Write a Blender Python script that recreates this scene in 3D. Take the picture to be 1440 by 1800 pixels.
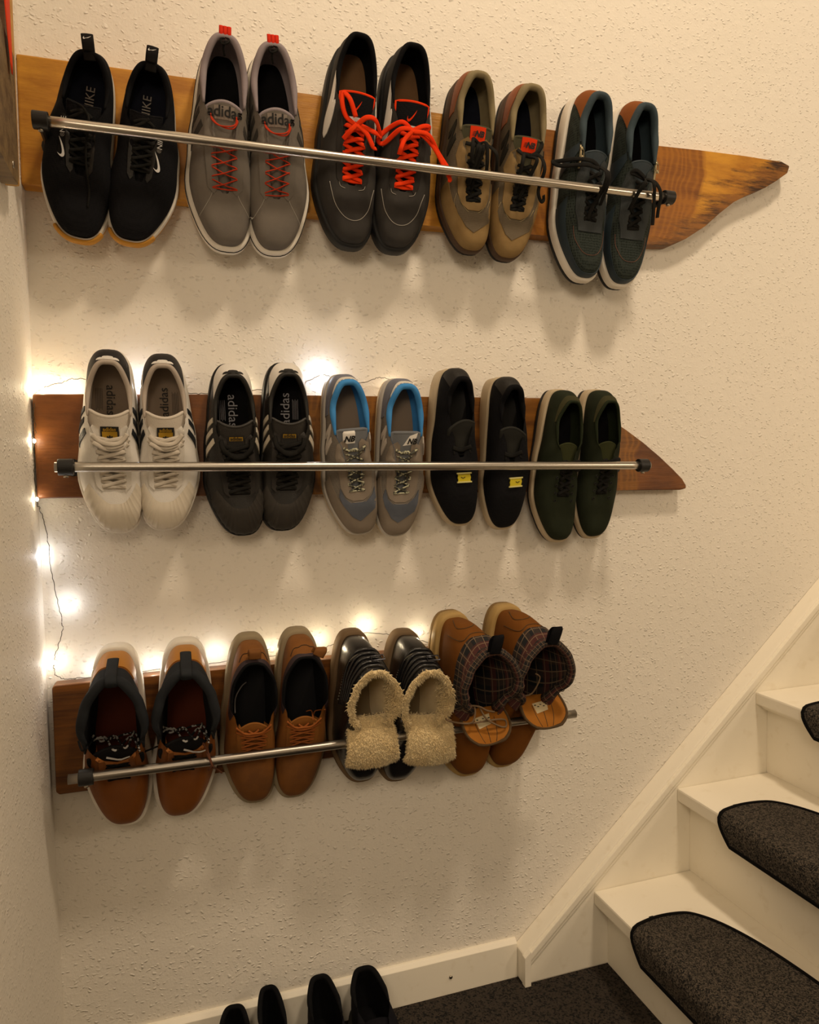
import bpy, bmesh, math, random
from mathutils import Vector, Matrix, Quaternion
from mathutils.bvhtree import BVHTree
from mathutils.geometry import delaunay_2d_cdt
random.seed(7)
PI = math.pi
for o in list(bpy.data.objects): bpy.data.objects.remove(o)
SC = bpy.context.scene
COL = SC.collection

# ------------------------------------------------------------------ camera
cam = bpy.data.cameras.new('camera'); camo = bpy.data.objects.new('camera', cam); COL.objects.link(camo)
R_, D_, F_ = (0.948556, -0.316412, -0.011161), (-0.027973, -0.048639, -0.998425), (0.315371, 0.947374, -0.054987)
camo.matrix_world = Matrix(((R_[0], -D_[0], -F_[0], 0.0), (R_[1], -D_[1], -F_[1], -1.29), (R_[2], -D_[2], -F_[2], 1.0325), (0, 0, 0, 1)))
cam.sensor_fit = 'HORIZONTAL'; cam.sensor_width = 36; cam.lens = 1262.9/1440*36; cam.clip_start = 0.02
SC.camera = camo

# ------------------------------------------------------------------ light and exposure
def srgb(c):
    if isinstance(c, str): c = tuple(int(c[i:i+2], 16)/255 for i in (0, 2, 4))
    return tuple((x/12.92 if x <= .04045 else ((x+.055)/1.055)**2.4) for x in c)
w = bpy.data.worlds.new('world'); SC.world = w; w.use_nodes = True
w.node_tree.nodes['Background'].inputs[0].default_value = (1.0, .82, .62, 1)
w.node_tree.nodes['Background'].inputs[1].default_value = 0.05
def area(name, loc, target, size, power, color):
    l = bpy.data.lights.new(name, 'AREA'); l.shape = 'DISK'; l.size = size; l.energy = power; l.color = color
    o = bpy.data.objects.new(name, l); COL.objects.link(o); o.location = loc
    o.rotation_euler = (Vector(target)-Vector(loc)).to_track_quat('-Z', 'Y').to_euler(); return o
WARM = (1.0, .80, .57)
area('ceiling_lamp_light', (0.95, -1.4, 3.6), (0.6, -.2, .8), 0.34, 39, WARM)
area('hall_side_fill', (-0.45, -2.4, 1.9), (0.6, 0, .5), 0.7, 12.5, WARM)  # added fill from the hall side to lift risers and shoes, no real lamp
area('right_side_fill', (2.2, -2.0, 1.7), (-.2, -.1, .6), 0.5, 8.5, WARM)  # added fill from the right to brighten the left wall, no real lamp
SC.view_settings.view_transform = 'Standard'; SC.view_settings.look = 'None'
SC.view_settings.exposure = 0.0; SC.view_settings.gamma = 1.0; SC.view_settings.use_curve_mapping = False

# ------------------------------------------------------------------ materials
MATS = {}
def mat(name, col, rough=.7, kind=None, metal=0, amt=.3, col2=None, scale=None, spec=.35, sheen=0, emit=0, coat=0):
    if name in MATS: return MATS[name]
    m = bpy.data.materials.new(name); m.use_nodes = True; nt = m.node_tree; N = nt.nodes; L = nt.links
    b = N['Principled BSDF']; c = srgb(col)
    b.inputs['Base Color'].default_value = (*c, 1); b.inputs['Roughness'].default_value = rough
    b.inputs['Metallic'].default_value = metal; b.inputs['Specular IOR Level'].default_value = spec
    if sheen: b.inputs['Sheen Weight'].default_value = sheen
    if coat: b.inputs['Coat Weight'].default_value = coat
    if emit:
        b.inputs['Emission Color'].default_value = (*c, 1); b.inputs['Emission Strength'].default_value = emit
    tc = N.new('ShaderNodeTexCoord'); src = tc.outputs['Object']
    def noise(sc, det=3, vec=None, rough=.5):
        n = N.new('ShaderNodeTexNoise'); n.inputs['Scale'].default_value = sc; n.inputs['Detail'].default_value = det
        n.inputs['Roughness'].default_value = rough
        L.new(vec or src, n.inputs['Vector']); return n.outputs['Fac']
    def ramp(fac, stops):
        r = N.new('ShaderNodeValToRGB'); e = r.color_ramp.elements
        while len(e) < len(stops): e.new(.5)
        for el, (p, cc) in zip(e, stops): el.position = p; el.color = (*(srgb(cc) if not isinstance(cc, float) else (cc,)*3), 1)
        L.new(fac, r.inputs[0]); return r.outputs[0]
    def bump(h, dist, strength=1):
        bp = N.new('ShaderNodeBump'); bp.inputs['Distance'].default_value = dist; bp.inputs['Strength'].default_value = strength
        L.new(h, bp.inputs['Height']); L.new(bp.outputs[0], b.inputs['Normal'])
    def colour(o): L.new(o, b.inputs['Base Color'])
    def mapping(s, rot=(0, 0, 0)):
        mp = N.new('ShaderNodeMapping'); mp.inputs['Scale'].default_value = s; mp.inputs['Rotation'].default_value = rot
        L.new(src, mp.inputs['Vector']); return mp.outputs[0]
    def math_(op, a, bb, clamp=False):
        n = N.new('ShaderNodeMath'); n.operation = op; n.use_clamp = clamp
        for i, x in enumerate((a, bb)):
            if x is None: continue
            if isinstance(x, (int, float)): n.inputs[i].default_value = x
            else: L.new(x, n.inputs[i])
        return n.outputs[0]
    c2 = col2 or col
    if kind in ('fabric', 'mesh', 'suede') and spec == .35: b.inputs['Specular IOR Level'].default_value = .12
    if kind == 'suede':
        n = noise(scale or 26, 4); colour(ramp(n, [(.3, col), (.7, c2)])); bump(noise(1200, 3), .0006, amt)
    elif kind == 'fabric':
        colour(ramp(noise(scale or 40, 3), [(.3, col), (.7, c2)]))
        a = N.new('ShaderNodeTexWave'); a.inputs['Scale'].default_value = 420; L.new(mapping((1, 1, .3)), a.inputs['Vector'])
        bump(math_('ADD', a.outputs['Fac'], noise(900, 2)), .0005, amt)
    elif kind == 'mesh':
        v = N.new('ShaderNodeTexVoronoi'); v.inputs['Scale'].default_value = scale or 420; v.inputs['Randomness'].default_value = .25
        L.new(mapping((1, .7, 1)), v.inputs['Vector'])
        colour(ramp(v.outputs['Distance'], [(.15, col), (.55, c2)])); bump(v.outputs['Distance'], .0006, amt)
    elif kind == 'leather':
        colour(ramp(noise(scale or 18, 4), [(.3, col), (.7, c2)]))
        v = N.new('ShaderNodeTexVoronoi'); v.inputs['Scale'].default_value = 700; L.new(src, v.inputs['Vector'])
        bump(math_('ADD', v.outputs['Distance'], math_('MULTIPLY', noise(60, 4), 2)), .0006, amt)
    elif kind == 'worn':
        colour(ramp(noise(scale or 14, 6), [(.35, c2), (.62, col)])); bump(noise(500, 3), .0005, amt)
    elif kind == 'plaid':
        uv = N.new('ShaderNodeSeparateXYZ'); L.new(tc.outputs['UV'], uv.inputs[0])
        def stripes(o, k, ph, wd):
            f = math_('FRACT', math_('ADD', math_('MULTIPLY', o, k), ph), None); return math_('LESS_THAN', f, wd)
        base = ramp(stripes(uv.outputs[0], 26, 0, .45), [(0, '1c1d20'), (1, '332925')])
        mx = N.new('ShaderNodeMixRGB'); mx.blend_type = 'MIX'; L.new(math_('MULTIPLY', stripes(uv.outputs[1], 3, .1, .3), .55), mx.inputs[0])
        L.new(base, mx.inputs[1]); mx.inputs[2].default_value = (*srgb('5a2826'), 1)
        m2 = N.new('ShaderNodeMixRGB'); L.new(math_('MULTIPLY', math_('MAXIMUM', stripes(uv.outputs[0], 34, .3, .10), stripes(uv.outputs[1], 8, .4, .10)), .8), m2.inputs[0])
        L.new(mx.outputs[0], m2.inputs[1]); m2.inputs[2].default_value = (*srgb('7a6650'), 1); colour(m2.outputs[0]); bump(noise(700, 2), .0005, amt)
    elif kind == 'speckle':   # laces with flecks
        v = N.new('ShaderNodeTexVoronoi'); v.inputs['Scale'].default_value = scale or 380; L.new(src, v.inputs['Vector'])
        s = N.new('ShaderNodeSeparateColor'); L.new(v.outputs['Color'], s.inputs[0])
        colour(ramp(s.outputs[0], [(.55, col), (.6, c2)]))
    elif kind == 'carpet':
        v = N.new('ShaderNodeTexVoronoi'); v.inputs['Scale'].default_value = scale or 420; L.new(src, v.inputs['Vector'])
        s = N.new('ShaderNodeSeparateColor'); L.new(v.outputs['Color'], s.inputs[0])
        mixv = math_('ADD', math_('MULTIPLY', s.outputs[0], .55), math_('MULTIPLY', noise((scale or 420)*.25, 4), .5))
        colour(ramp(mixv, [(.32, col), (.55, c2), (.8, col if amt < .5 else c2)])); bump(math_('ADD', v.outputs['Distance'], noise(260, 3)), .003, .9)
    elif kind == 'wallpaper':   # woodchip wallpaper: scattered raised chips under many coats of paint
        nz = N.new('ShaderNodeTexNoise'); nz.inputs['Scale'].default_value = 45; L.new(src, nz.inputs['Vector'])
        va = N.new('ShaderNodeVectorMath'); va.operation = 'MULTIPLY_ADD'; L.new(nz.outputs['Color'], va.inputs[0]); va.inputs[1].default_value = (.02, .02, .02); L.new(src, va.inputs[2])
        v = N.new('ShaderNodeTexVoronoi'); v.inputs['Scale'].default_value = scale or 105; v.inputs['Randomness'].default_value = 1
        mp = N.new('ShaderNodeMapping'); mp.inputs['Scale'].default_value = (1, 1, 1.5); L.new(va.outputs[0], mp.inputs['Vector']); L.new(mp.outputs[0], v.inputs['Vector'])
        s = N.new('ShaderNodeSeparateColor'); L.new(v.outputs['Color'], s.inputs[0])
        chip = math_('MULTIPLY', math_('SUBTRACT', 1, math_('MULTIPLY', v.outputs['Distance'], 2.6), True), math_('POWER', s.outputs[0], 1.1))
        hgt = math_('ADD', math_('MULTIPLY', chip, 1.1), math_('ADD', math_('MULTIPLY', noise(230, 2), .22), math_('MULTIPLY', noise(45, 4), .6)))
        colour(ramp(noise(3, 3), [(.3, col), (.7, c2)])); bump(hgt, .0036, amt)
    elif kind == 'paint':
        n = noise(35, 5); colour(ramp(n, [(.25, c2), (.4, col)])); bump(math_('ADD', noise(14, 3), math_('MULTIPLY', noise(160, 2), .25)), .0012, amt)
    elif kind == 'wood':
        st = noise(6, 4, mapping((.5, 1, 5)), .6); fine = noise(150, 5, mapping((.05, 1, 1)), .75); midn = noise(48, 4, mapping((.07, 1, 1)), .6)
        f = math_('ADD', math_('MULTIPLY', st, .3), math_('ADD', math_('MULTIPLY', midn, .4), math_('MULTIPLY', fine, .3)))
        colour(ramp(f, [(.41, col), (.58, c2)])); bump(fine, .0012, amt)
    elif kind == 'wood_end':   # heartwood with growth rings, pale sapwood beyond them, bark remains along the live edge
        cx, cz, rad, hc1, hc2, sc1, sc2, bc1, bc2, ex, ez, ec = scale
        nz = N.new('ShaderNodeTexNoise'); nz.inputs['Scale'].default_value = 10; nz.inputs['Detail'].default_value = 2; L.new(src, nz.inputs['Vector'])
        vm = N.new('ShaderNodeVectorMath'); vm.operation = 'MULTIPLY_ADD'; L.new(nz.outputs['Color'], vm.inputs[0]); vm.inputs[1].default_value = (.08, 0, .08); vm.inputs[2].default_value = (-cx-.04, 0, -cz-.04)
        va = N.new('ShaderNodeVectorMath'); va.operation = 'ADD'; L.new(vm.outputs[0], va.inputs[0]); L.new(src, va.inputs[1])
        fl = N.new('ShaderNodeVectorMath'); fl.operation = 'MULTIPLY'; fl.inputs[1].default_value = (1, 0, .8); L.new(va.outputs[0], fl.inputs[0])
        ln = N.new('ShaderNodeVectorMath'); ln.operation = 'LENGTH'; L.new(fl.outputs[0], ln.inputs[0]); dist = ln.outputs['Value']
        d = N.new('ShaderNodeSeparateXYZ'); L.new(src, d.inputs[0])
        near = math_('MULTIPLY', math_('SUBTRACT', dist, rad-.20), 12, True)
        ring = math_('POWER', math_('ABSOLUTE', math_('SINE', math_('MULTIPLY', dist, 230), None), None), 4)
        fine = noise(150, 5, mapping((.05, 1, 1)), .75); st = noise(6, 4, mapping((.5, 1, 5)), .6); midn = noise(48, 4, mapping((.07, 1, 1)), .6)
        f = math_('ADD', math_('MULTIPLY', st, .3), math_('ADD', math_('MULTIPLY', midn, .4), math_('MULTIPLY', fine, .3)))
        heart = ramp(math_('ADD', f, math_('MULTIPLY', math_('MULTIPLY', ring, near), .10)), [(.41, hc1), (.60, hc2)])
        sap = ramp(noise(22, 5, mapping((.3, 1, 1)), .65), [(.38, sc1), (.6, sc2)])
        bark = ramp(noise(45, 6, mapping((.2, 1, 1.6)), .7), [(.42, bc1), (.6, bc2)])
        m1 = N.new('ShaderNodeMixRGB'); L.new(math_('MULTIPLY', math_('SUBTRACT', dist, rad), 90, True), m1.inputs[0]); L.new(heart, m1.inputs[1]); L.new(sap, m1.inputs[2])
        e = math_('ADD', math_('MULTIPLY', d.outputs[0], ex), math_('ADD', math_('MULTIPLY', d.outputs[2], ez), ec))
        e = math_('ADD', math_('MULTIPLY', e, 28), math_('MULTIPLY', math_('SUBTRACT', noise(20, 6, mapping((.3, 1, 1.8)), .75), .5), 6.5), True)
        m3 = N.new('ShaderNodeMixRGB'); L.new(e, m3.inputs[0]); L.new(m1.outputs[0], m3.inputs[1]); L.new(bark, m3.inputs[2])
        colour(m3.outputs[0]); bump(math_('ADD', fine, math_('MULTIPLY', e, noise(60, 5))), .002, amt)
    MATS[name] = m; return m

WALL = mat('woodchip_wallpaper', 'ebe5da', .62, 'wallpaper', amt=.62, col2='ede7dd', spec=.3)
PAINT = mat('cream_gloss_paint', 'faf3e3', .38, 'paint', amt=.25, col2='f2e9d6', spec=.45)
STEEL = mat('brushed_steel', 'b9b4ac', .3, metal=1)
BLKP = mat('black_plastic', '1c1b1b', .45)
SCREW = mat('screw_steel', 'b0a99c', .35, metal=1)

# ------------------------------------------------------------------ object helpers
def link(o, parent=None):
    COL.objects.link(o)
    if parent is not None: o.parent = parent
    return o
def tag(o, label=None, cat=None, group=None, kind=None):
    if label: o['label'] = label
    if cat: o['category'] = cat
    if group: o['group'] = group
    if kind: o['kind'] = kind
    return o
def mesh(name, verts, faces, m, parent=None, smooth=True, uv=None):
    me = bpy.data.meshes.new(name); me.from_pydata([tuple(v) for v in verts], [], faces); me.materials.append(m)
    if uv:
        ul = me.uv_layers.new(name='UVMap')
        for lp in me.loops: ul.data[lp.index].uv = uv[lp.vertex_index]
    if smooth: me.polygons.foreach_set('use_smooth', [True]*len(me.polygons))
    me.update()
    return link(bpy.data.objects.new(name, me), parent)
def bobj(name, bm, m, parent=None, smooth=False):
    me = bpy.data.meshes.new(name); bmesh.ops.recalc_face_normals(bm, faces=bm.faces); bm.to_mesh(me); bm.free(); me.materials.append(m)
    if smooth: me.polygons.foreach_set('use_smooth', [True]*len(me.polygons))
    return link(bpy.data.objects.new(name, me), parent)
def empty(name, loc=(0, 0, 0), parent=None):
    o = bpy.data.objects.new(name, None); o.empty_display_size = .05; link(o, parent); o.location = loc; return o
def prism(name, poly, axis, a, b, m, parent=None, bev=.002, seg=2):
    """poly in the plane normal to axis, extruded from a to b"""
    bm = bmesh.new()
    def V(p, t): return {'Y': (p[0], t, p[1]), 'Z': (p[0], p[1], t), 'X': (t, p[0], p[1])}[axis]
    lo = [bm.verts.new(V(p, a)) for p in poly]; hi = [bm.verts.new(V(p, b)) for p in poly]
    bm.faces.new(lo); bm.faces.new(hi); n = len(poly)
    for i in range(n): bm.faces.new((lo[i], lo[(i+1) % n], hi[(i+1) % n], hi[i]))
    if bev: bmesh.ops.bevel(bm, geom=list(bm.edges), offset=bev, segments=seg, profile=.6, affect='EDGES', clamp_overlap=True)
    return bobj(name, bm, m, parent)
def box(name, lo, hi, m, parent=None, bev=.002):
    return prism(name, [(lo[0], lo[1]), (hi[0], lo[1]), (hi[0], hi[1]), (lo[0], hi[1])], 'Z', lo[2], hi[2], m, parent, bev)
def spline(pts, n=8, closed=False):
    P = [Vector(p) for p in pts]; out = []; K = len(P)
    rng = range(K if closed else K-1)
    for i in rng:
        g = (lambda j: P[j % K]) if closed else (lambda j: P[max(0, min(K-1, j))])
        p0, p1, p2, p3 = g(i-1), g(i), g(i+1), g(i+2)
        for k in range(n):
            t = k/n
            out.append(.5*((2*p1)+(-p0+p2)*t+(2*p0-5*p1+4*p2-p3)*t*t+(-p0+3*p1-3*p2+p3)*t**3))
    if not closed: out.append(P[-1])
    return out
def sweep_data(path, w, t, ups=None, ns=8, closed=False, taper=None):
    V, F = [], []; n = len(path)
    for i, p in enumerate(path):
        a = path[(i-1) % n] if (closed or i > 0) else path[0]; b = path[(i+1) % n] if (closed or i < n-1) else path[-1]
        T = (b-a)
        if T.length < 1e-9: T = Vector((1, 0, 0))
        T.normalize()
        up = (ups[i] if ups else Vector((0, 0, 1)))
        S = T.cross(up)
        if S.length < 1e-4: S = T.cross(Vector((0, 1, .2)))
        S.normalize(); U = S.cross(T).normalized()
        k = taper(i/(n-1)) if taper else 1
        for j in range(ns):
            an = 2*PI*j/ns; V.append(p+S*(math.cos(an)*w*k)+U*(math.sin(an)*t*k))
    for i in range(n if closed else n-1):
        for j in range(ns):
            a = i*ns+j; b = i*ns+(j+1) % ns; c = ((i+1) % n)*ns+(j+1) % ns; d = ((i+1) % n)*ns+j
            F.append((a, b, c, d))
    if not closed:
        F.append(tuple(reversed(range(ns)))); F.append(tuple((n-1)*ns+j for j in range(ns)))
    return V, F
class MB:
    def __init__(s): s.V = []; s.F = []
    def add(s, V, F):
        o = len(s.V); s.V += [Vector(v) for v in V]; s.F += [tuple(i+o for i in f) for f in F]; return s
    def sweep(s, path, w, t=None, **k): return s.add(*sweep_data([Vector(p) for p in path], w, t or w, **k))
    def build(s, name, m, parent=None, smooth=True): return mesh(name, s.V, s.F, m, parent, smooth)
def interp(pts, x):
    if x <= pts[0][0]: return pts[0][1]
    for (a, p), (b, q) in zip(pts, pts[1:]):
        if x <= b:
            t = (x-a)/(b-a); t = t*t*(3-2*t); return p+(q-p)*t
    return pts[-1][1]
def smooth01(a, b, x):
    t = max(0, min(1, (x-a)/(b-a))); return t*t*(3-2*t)
def in_poly(p, poly):
    c = False; j = len(poly)-1
    for i in range(len(poly)):
        (x1, y1), (x2, y2) = poly[i], poly[j]
        if (y1 > p[1]) != (y2 > p[1]) and p[0] < (x2-x1)*(p[1]-y1)/(y2-y1)+x1: c = not c
        j = i
    return c
def fill2d(poly, step):
    """triangulate a 2-D outline with interior points so that it can be wrapped on a surface"""
    B = []
    for i, p in enumerate(poly):
        q = poly[(i+1) % len(poly)]; d = math.hypot(q[0]-p[0], q[1]-p[1]); k = max(1, int(d/step+.5))
        for j in range(k): B.append((p[0]+(q[0]-p[0])*j/k, p[1]+(q[1]-p[1])*j/k))
    nb = len(B); pts = list(B)
    x0, x1 = min(p[0] for p in B), max(p[0] for p in B); y0, y1 = min(p[1] for p in B), max(p[1] for p in B)
    y = y0+step*.5; r = 0
    while y < y1:
        x = x0+step*(.5 if r % 2 else .25)
        while x < x1:
            if in_poly((x, y), B) and min((x-b[0])**2+(y-b[1])**2 for b in B) > (step*.45)**2: pts.append((x, y))
            x += step
        y += step; r += 1
    vs, es, fs, *_ = delaunay_2d_cdt([Vector(p) for p in pts], [], [list(range(nb))], 1, 1e-7)
    return [tuple(v) for v in vs], [tuple(f) for f in fs]
def skirted(V, F, Vlow):
    cnt = {}
    for f in F:
        for i in range(len(f)):
            a, b = f[i], f[(i+1) % len(f)]; cnt[(min(a, b), max(a, b))] = cnt.get((min(a, b), max(a, b)), 0)+1
    V = list(V); F = list(F); n0 = len(V)
    for f in list(F):
        for i in range(len(f)):
            a, b = f[i], f[(i+1) % len(f)]
            if cnt[(min(a, b), max(a, b))] == 1:
                k = len(V); V += [V[a], V[b], Vlow[b], Vlow[a]]; F.append((k+1, k, k+3, k+2))
    return V, F
def text_data(txt, size, bold=0, shear=0):
    cu = bpy.data.curves.new('t', 'FONT'); cu.body = txt; cu.size = size; cu.align_x = 'CENTER'; cu.align_y = 'CENTER'; cu.offset = bold; cu.shear = shear; cu.resolution_u = 3
    o = bpy.data.objects.new('t', cu); COL.objects.link(o)
    me = bpy.data.meshes.new_from_object(o.evaluated_get(bpy.context.evaluated_depsgraph_get()))
    V = [(v.co.x, v.co.y) for v in me.vertices]; F = [tuple(p.vertices) for p in me.polygons]
    bpy.data.objects.remove(o); bpy.data.meshes.remove(me); bpy.data.curves.remove(cu)
    return V, F

# ------------------------------------------------------------------ the shoe
SWOOSH = [(1, .45), (.75, .30), (.5, .165), (.33, .095), (.22, .075), (.14, .09), (.11, .16), (.125, .25), (.18, .37), (.09, .27), (.02, .14), (0, .04), (.03, -.05), (.1, -.1), (.2, -.1), (.35, -.04), (.6, .1), (.8, .25)]
class Shoe:
    """local frame: +Y heel to toe, +Z out of the shoe, +X towards the picture's left when hung toe down"""
    def __init__(s, name, label, cat, group, place, m=1, W=1.0, sole=(.095, .075), spring=.035, op=(.035, .64), ow=None, oz=None, toe=.10,
                 lat=None, med=None, up='', solem='', lin='', inm='', bead=.012, beadend=.42, bulge=.02, outsole=None, flare=.006, rigid=.35, sidefill=.55, blunt=.7, shift=.0, insoles=.0, heelslope=0., lift=0.):
        s.m = m; x0, z0, x1, z1 = place
        s.L = L = math.hypot(x1-x0, z1-z0)+.006; s.W = W; s.so = sole; s.spring = spring; s.op = op; s.toe = toe; s.bulge = bulge; s.rigid = rigid; s.sidefill = sidefill; s.blunt = blunt
        s.ow = ow or [(0, .094), (.2, .106), (.45, .098), (.62, .068), (.8, .046), (1, .04)]
        s.oz = oz or [(0, .26), (.25, .225), (.52, .25), (.65, .235), (1, .165)]
        s.lat = lat or [(0, .128), (.3, .13), (.5, .148), (.72, .178), (1, .165)]
        s.med = med or [(0, .128), (.3, .122), (.5, .122), (.72, .152), (1, .158)]
        s.shift = shift; s.insoles = insoles
        e = empty(name); s.root = e; tag(e, label, cat, group)
        X = Vector((x0-x1, 0, z0-z1)).normalized(); Z = Vector((0, -1, 0)); s.ax = X
        Xl = X.cross(Z)
        base = Vector((x1, -.0315-lift, z1))-X*.006
        e.matrix_world = Matrix(((Xl.x, X.x, Z.x, base.x), (Xl.y, X.y, Z.y, base.y), (Xl.z, X.z, Z.z, base.z), (0, 0, 0, 1)))
        s.upm = up
        # sole
        n = 72; ts = [2*PI*i/n for i in range(n)]
        def ring(f, k, inset=0):
            out = []
            for t in ts:
                p = s.foot(t); q = Vector((p.x, p.y, 0)); c = Vector((s.cx(min(max(p.y/L, .12), .86)), min(max(p.y, .12*L), .86*L), 0)); d = (q-c); d = d/max(d.length, 1e-6)
                q = q+d*(k-inset); sv = p.y/L; q.z = f(sv); out.append(q)
            return out
        zt = lambda v: s.ztop(v); zb = lambda v: s.zbot(v); mid = lambda v: zb(v)+(zt(v)-zb(v))*(.34 if outsole else .0)
        def shell(rs):
            V = [v for r in rs for v in r]; F = []
            for i in range(len(rs)-1):
                for j in range(n): a = i*n+j; b = i*n+(j+1) % n; F.append((a, b, b+n, a+n))
            F.append(tuple(reversed(range(n)))); F.append(tuple((len(rs)-1)*n+j for j in range(n))); return V, F
        if outsole:
            V, F = shell([ring(zb, -.006), ring(zb, flare*.8-.001), ring(lambda v: zb(v)+.0015, flare), ring(lambda v: mid(v), flare)]); mesh('outsole', V, F, outsole, e)
        V, F = shell([ring(lambda v: mid(v)+.0002, flare*.9-.004), ring(lambda v: mid(v)+.0002, flare*.95-.0008), ring(lambda v: mid(v)+.0018, flare*1.05), ring(lambda v: zt(v)-.0025, flare*.85), ring(lambda v: zt(v)-.0006, flare*.6), ring(lambda v: zt(v), flare*.2-.001), ring(lambda v: zt(v), -.006)])
        s.sole = mesh('midsole' if outsole else 'sole', V, F, solem, e)
        # upper
        NT, NV = 96, 16
        V, F, UV = [], [], []
        for i in range(NV+1):
            for j in range(NT):
                V.append(s.S(2*PI*j/NT, i/NV)); UV.append((j/NT, i/NV))
        for i in range(NV):
            for j in range(NT): a = i*NT+j; b = i*NT+(j+1) % NT; F.append((a, b, b+NT, a+NT))
        s.upper = mesh('upper', V, F, up, e, uv=UV); s.bv = [(V, F)]; s.bvh = BVHTree.FromPolygons(V, F)
        # lining: from the opening down to the insole
        V, F, UV = [], [], []
        K = 8
        for i in range(K+1):
            w_ = i/K
            for j in range(NT):
                t = 2*PI*j/NT
                V.append(s.lin(t, w_)); UV.append((j/NT, w_))
        for i in range(K):
            for j in range(NT): a = i*NT+j; b = i*NT+(j+1) % NT; F.append((b, a, a+NT, b+NT))
        mesh('lining', V, F, lin, e, uv=UV)
        # insole
        V = [s.inner(2*PI*j/NT)+Vector((0, 0, .0015)) for j in range(NT)]; c = sum(V, Vector())/NT
        V.append(c); F = [(j, (j+1) % NT, NT) for j in range(NT)]
        mesh('insole', V, F, inm or lin, e)
        # padded collar
        if bead:
            tm = math.acos(1-2*beadend); path, ups = [], []
            mmm = 44
            for i in range(mmm+1):
                t = -tm+2*tm*i/mmm; p = s.open(t); path.append(p+Vector((0, 0, -bead*L*.15)));
            V, F = sweep_data(path, bead*L, bead*L*1.15, ns=10, taper=lambda q: .35+.65*min(1, 8*min(q, 1-q)))
            s.collar = mesh('collar', V, F, lin, e)
    def ztop(s, v): return (s.so[0]+(s.so[1]-s.so[0])*smooth01(.15, .6, v)+s.spring*smooth01(.72, 1.02, v))*s.L
    def zbot(s, v): return s.spring*1.0*smooth01(.74, 1.02, v)*s.L
    def cx(s, v): return -s.m*.05*max(0, v-.4)**1.6*1.5*s.L
    def foot(s, t):
        v = (1-math.cos(t))/2; sn = math.sin(t); side = 1 if sn >= 0 else -1
        h = interp(s.lat if side == s.m else s.med, v)
        return Vector((side*abs(sn)**(s.blunt if v > .5 else s.blunt-.12*(1-2*v))*h*s.L*s.W+s.cx(v), v*s.L, s.ztop(v)))
    def oform(s, t):
        q = (1-math.cos(t))/2; v = s.op[0]+(s.op[1]-s.op[0])*q; return q, v
    def open(s, t):
        q, v = s.oform(t); sn = math.sin(t); side = 1 if sn >= 0 else -1
        hw = interp(s.ow, q)*s.L*s.W*abs(sn)**(.6 if q < .5 else .45)
        return Vector((side*hw+s.cx(v)+s.shift*s.L, v*s.L, interp(s.oz, q)*s.L))
    def inner(s, t):
        f = s.foot(t); v = (1-math.cos(t))/2
        return Vector((s.cx(v)+(f.x-s.cx(v))*.74, .045*s.L+v*.88*s.L, s.ztop(.0 if v < .2 else v)+.0035))
    def lin(s, t, w):
        """inside face, w=0 at the opening, w=1 at the insole"""
        if w >= .999: return s.inner(t)
        p = s.S(t, 1-.88*w); q = Vector((s.cx(.4)+s.shift*s.L*(1-w)*.5, min(max(p.y, .25*s.L), .75*s.L), p.z)); d = q-p; l = max(d.length, 1e-5)
        r = p+d/l*min(.0035*min(1, w*6+.1), l*.4); f = max(0, (w-.6)/.4)**2; r.z -= .006*min(1, w*5)*smooth01(.5, .8, s.foot(t).y/s.L); return r.lerp(s.inner(t), f*.7)
    def S(s, t, v):
        P0 = s.foot(t); P3 = s.open(t); L = s.L; sv = P0.y/L
        d = Vector((P0.x-P3.x, P0.y-P3.y, 0)); dz = P3.z-P0.z
        c = Vector((s.cx(sv), min(max(P0.y, .14*L), .8*L), 0)); o = Vector((P0.x, P0.y, 0))-c; o.normalize()
        wt = smooth01(.62, .97, sv)
        P0 = P0-o*.0022+Vector((0, 0, -.0015))
        h1 = (1-wt)*dz*s.sidefill+wt*s.toe*L
        P1 = P0+Vector((0, 0, h1))+o*(s.bulge*L*(1-.3*wt))
        cc = s.rigid*(1-wt)+.42*wt
        P2 = P3+d*cc+Vector((0, 0, -(.12*(1-wt)+.10*wt)*dz))
        u = 1-v
        return P0*(u**3)+P1*(3*u*u*v)+P2*(3*u*v*v)+P3*(v**3)
    def N(s, t, v):
        e = .012; a = s.S(t+e, v)-s.S(t-e, v); b = s.S(t, min(1, v+e))-s.S(t, max(0, v-e)); n = a.cross(b)
        if n.length < 1e-12: return Vector((0, 0, 1))
        n.normalize(); p = s.S(t, v); c = Vector((s.cx(.5), min(max(p.y, .2*s.L), .7*s.L), .05*s.L))
        return n if n.dot(p-c) > 0 else -n
    def T(s, sv, side=1): return math.acos(max(-1, min(1, 1-2*sv)))*side
    def ray(s, x, y):
        h = s.bvh.ray_cast(Vector((x, y, .5)), Vector((0, 0, -1)))
        return h[0] if h[0] is not None else Vector((x, y, .05))
    def zat(s, x, y): return s.ray(x, y).z
    def rebvh(s, extra):
        V, F = [], []
        for vv, ff in s.bv+extra:
            o = len(V); V += list(vv); F += [tuple(i+o for i in f) for f in ff]
        s.bv += extra; s.bvh = BVHTree.FromPolygons(V, F)
    # ---- pieces wrapped on the upper, outline given as (t, v)
    def panel(s, name, poly, m, off=.0012, step=.07, label=None, fn=None):
        pts, F = fill2d(poly, step)
        V = []; Lw = []
        for (t, v) in pts:
            v = max(0.0, min(1, v)); p = s.S(t, v); n = s.N(t, v); V.append(p+n*(off+(fn(t, v) if fn else 0))); Lw.append(p-n*.0008)
        V2, F2 = skirted(V, F, Lw)
        o = mesh(name, V2, F2, m, s.root)
        if label: o['label'] = label
        return o
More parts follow.
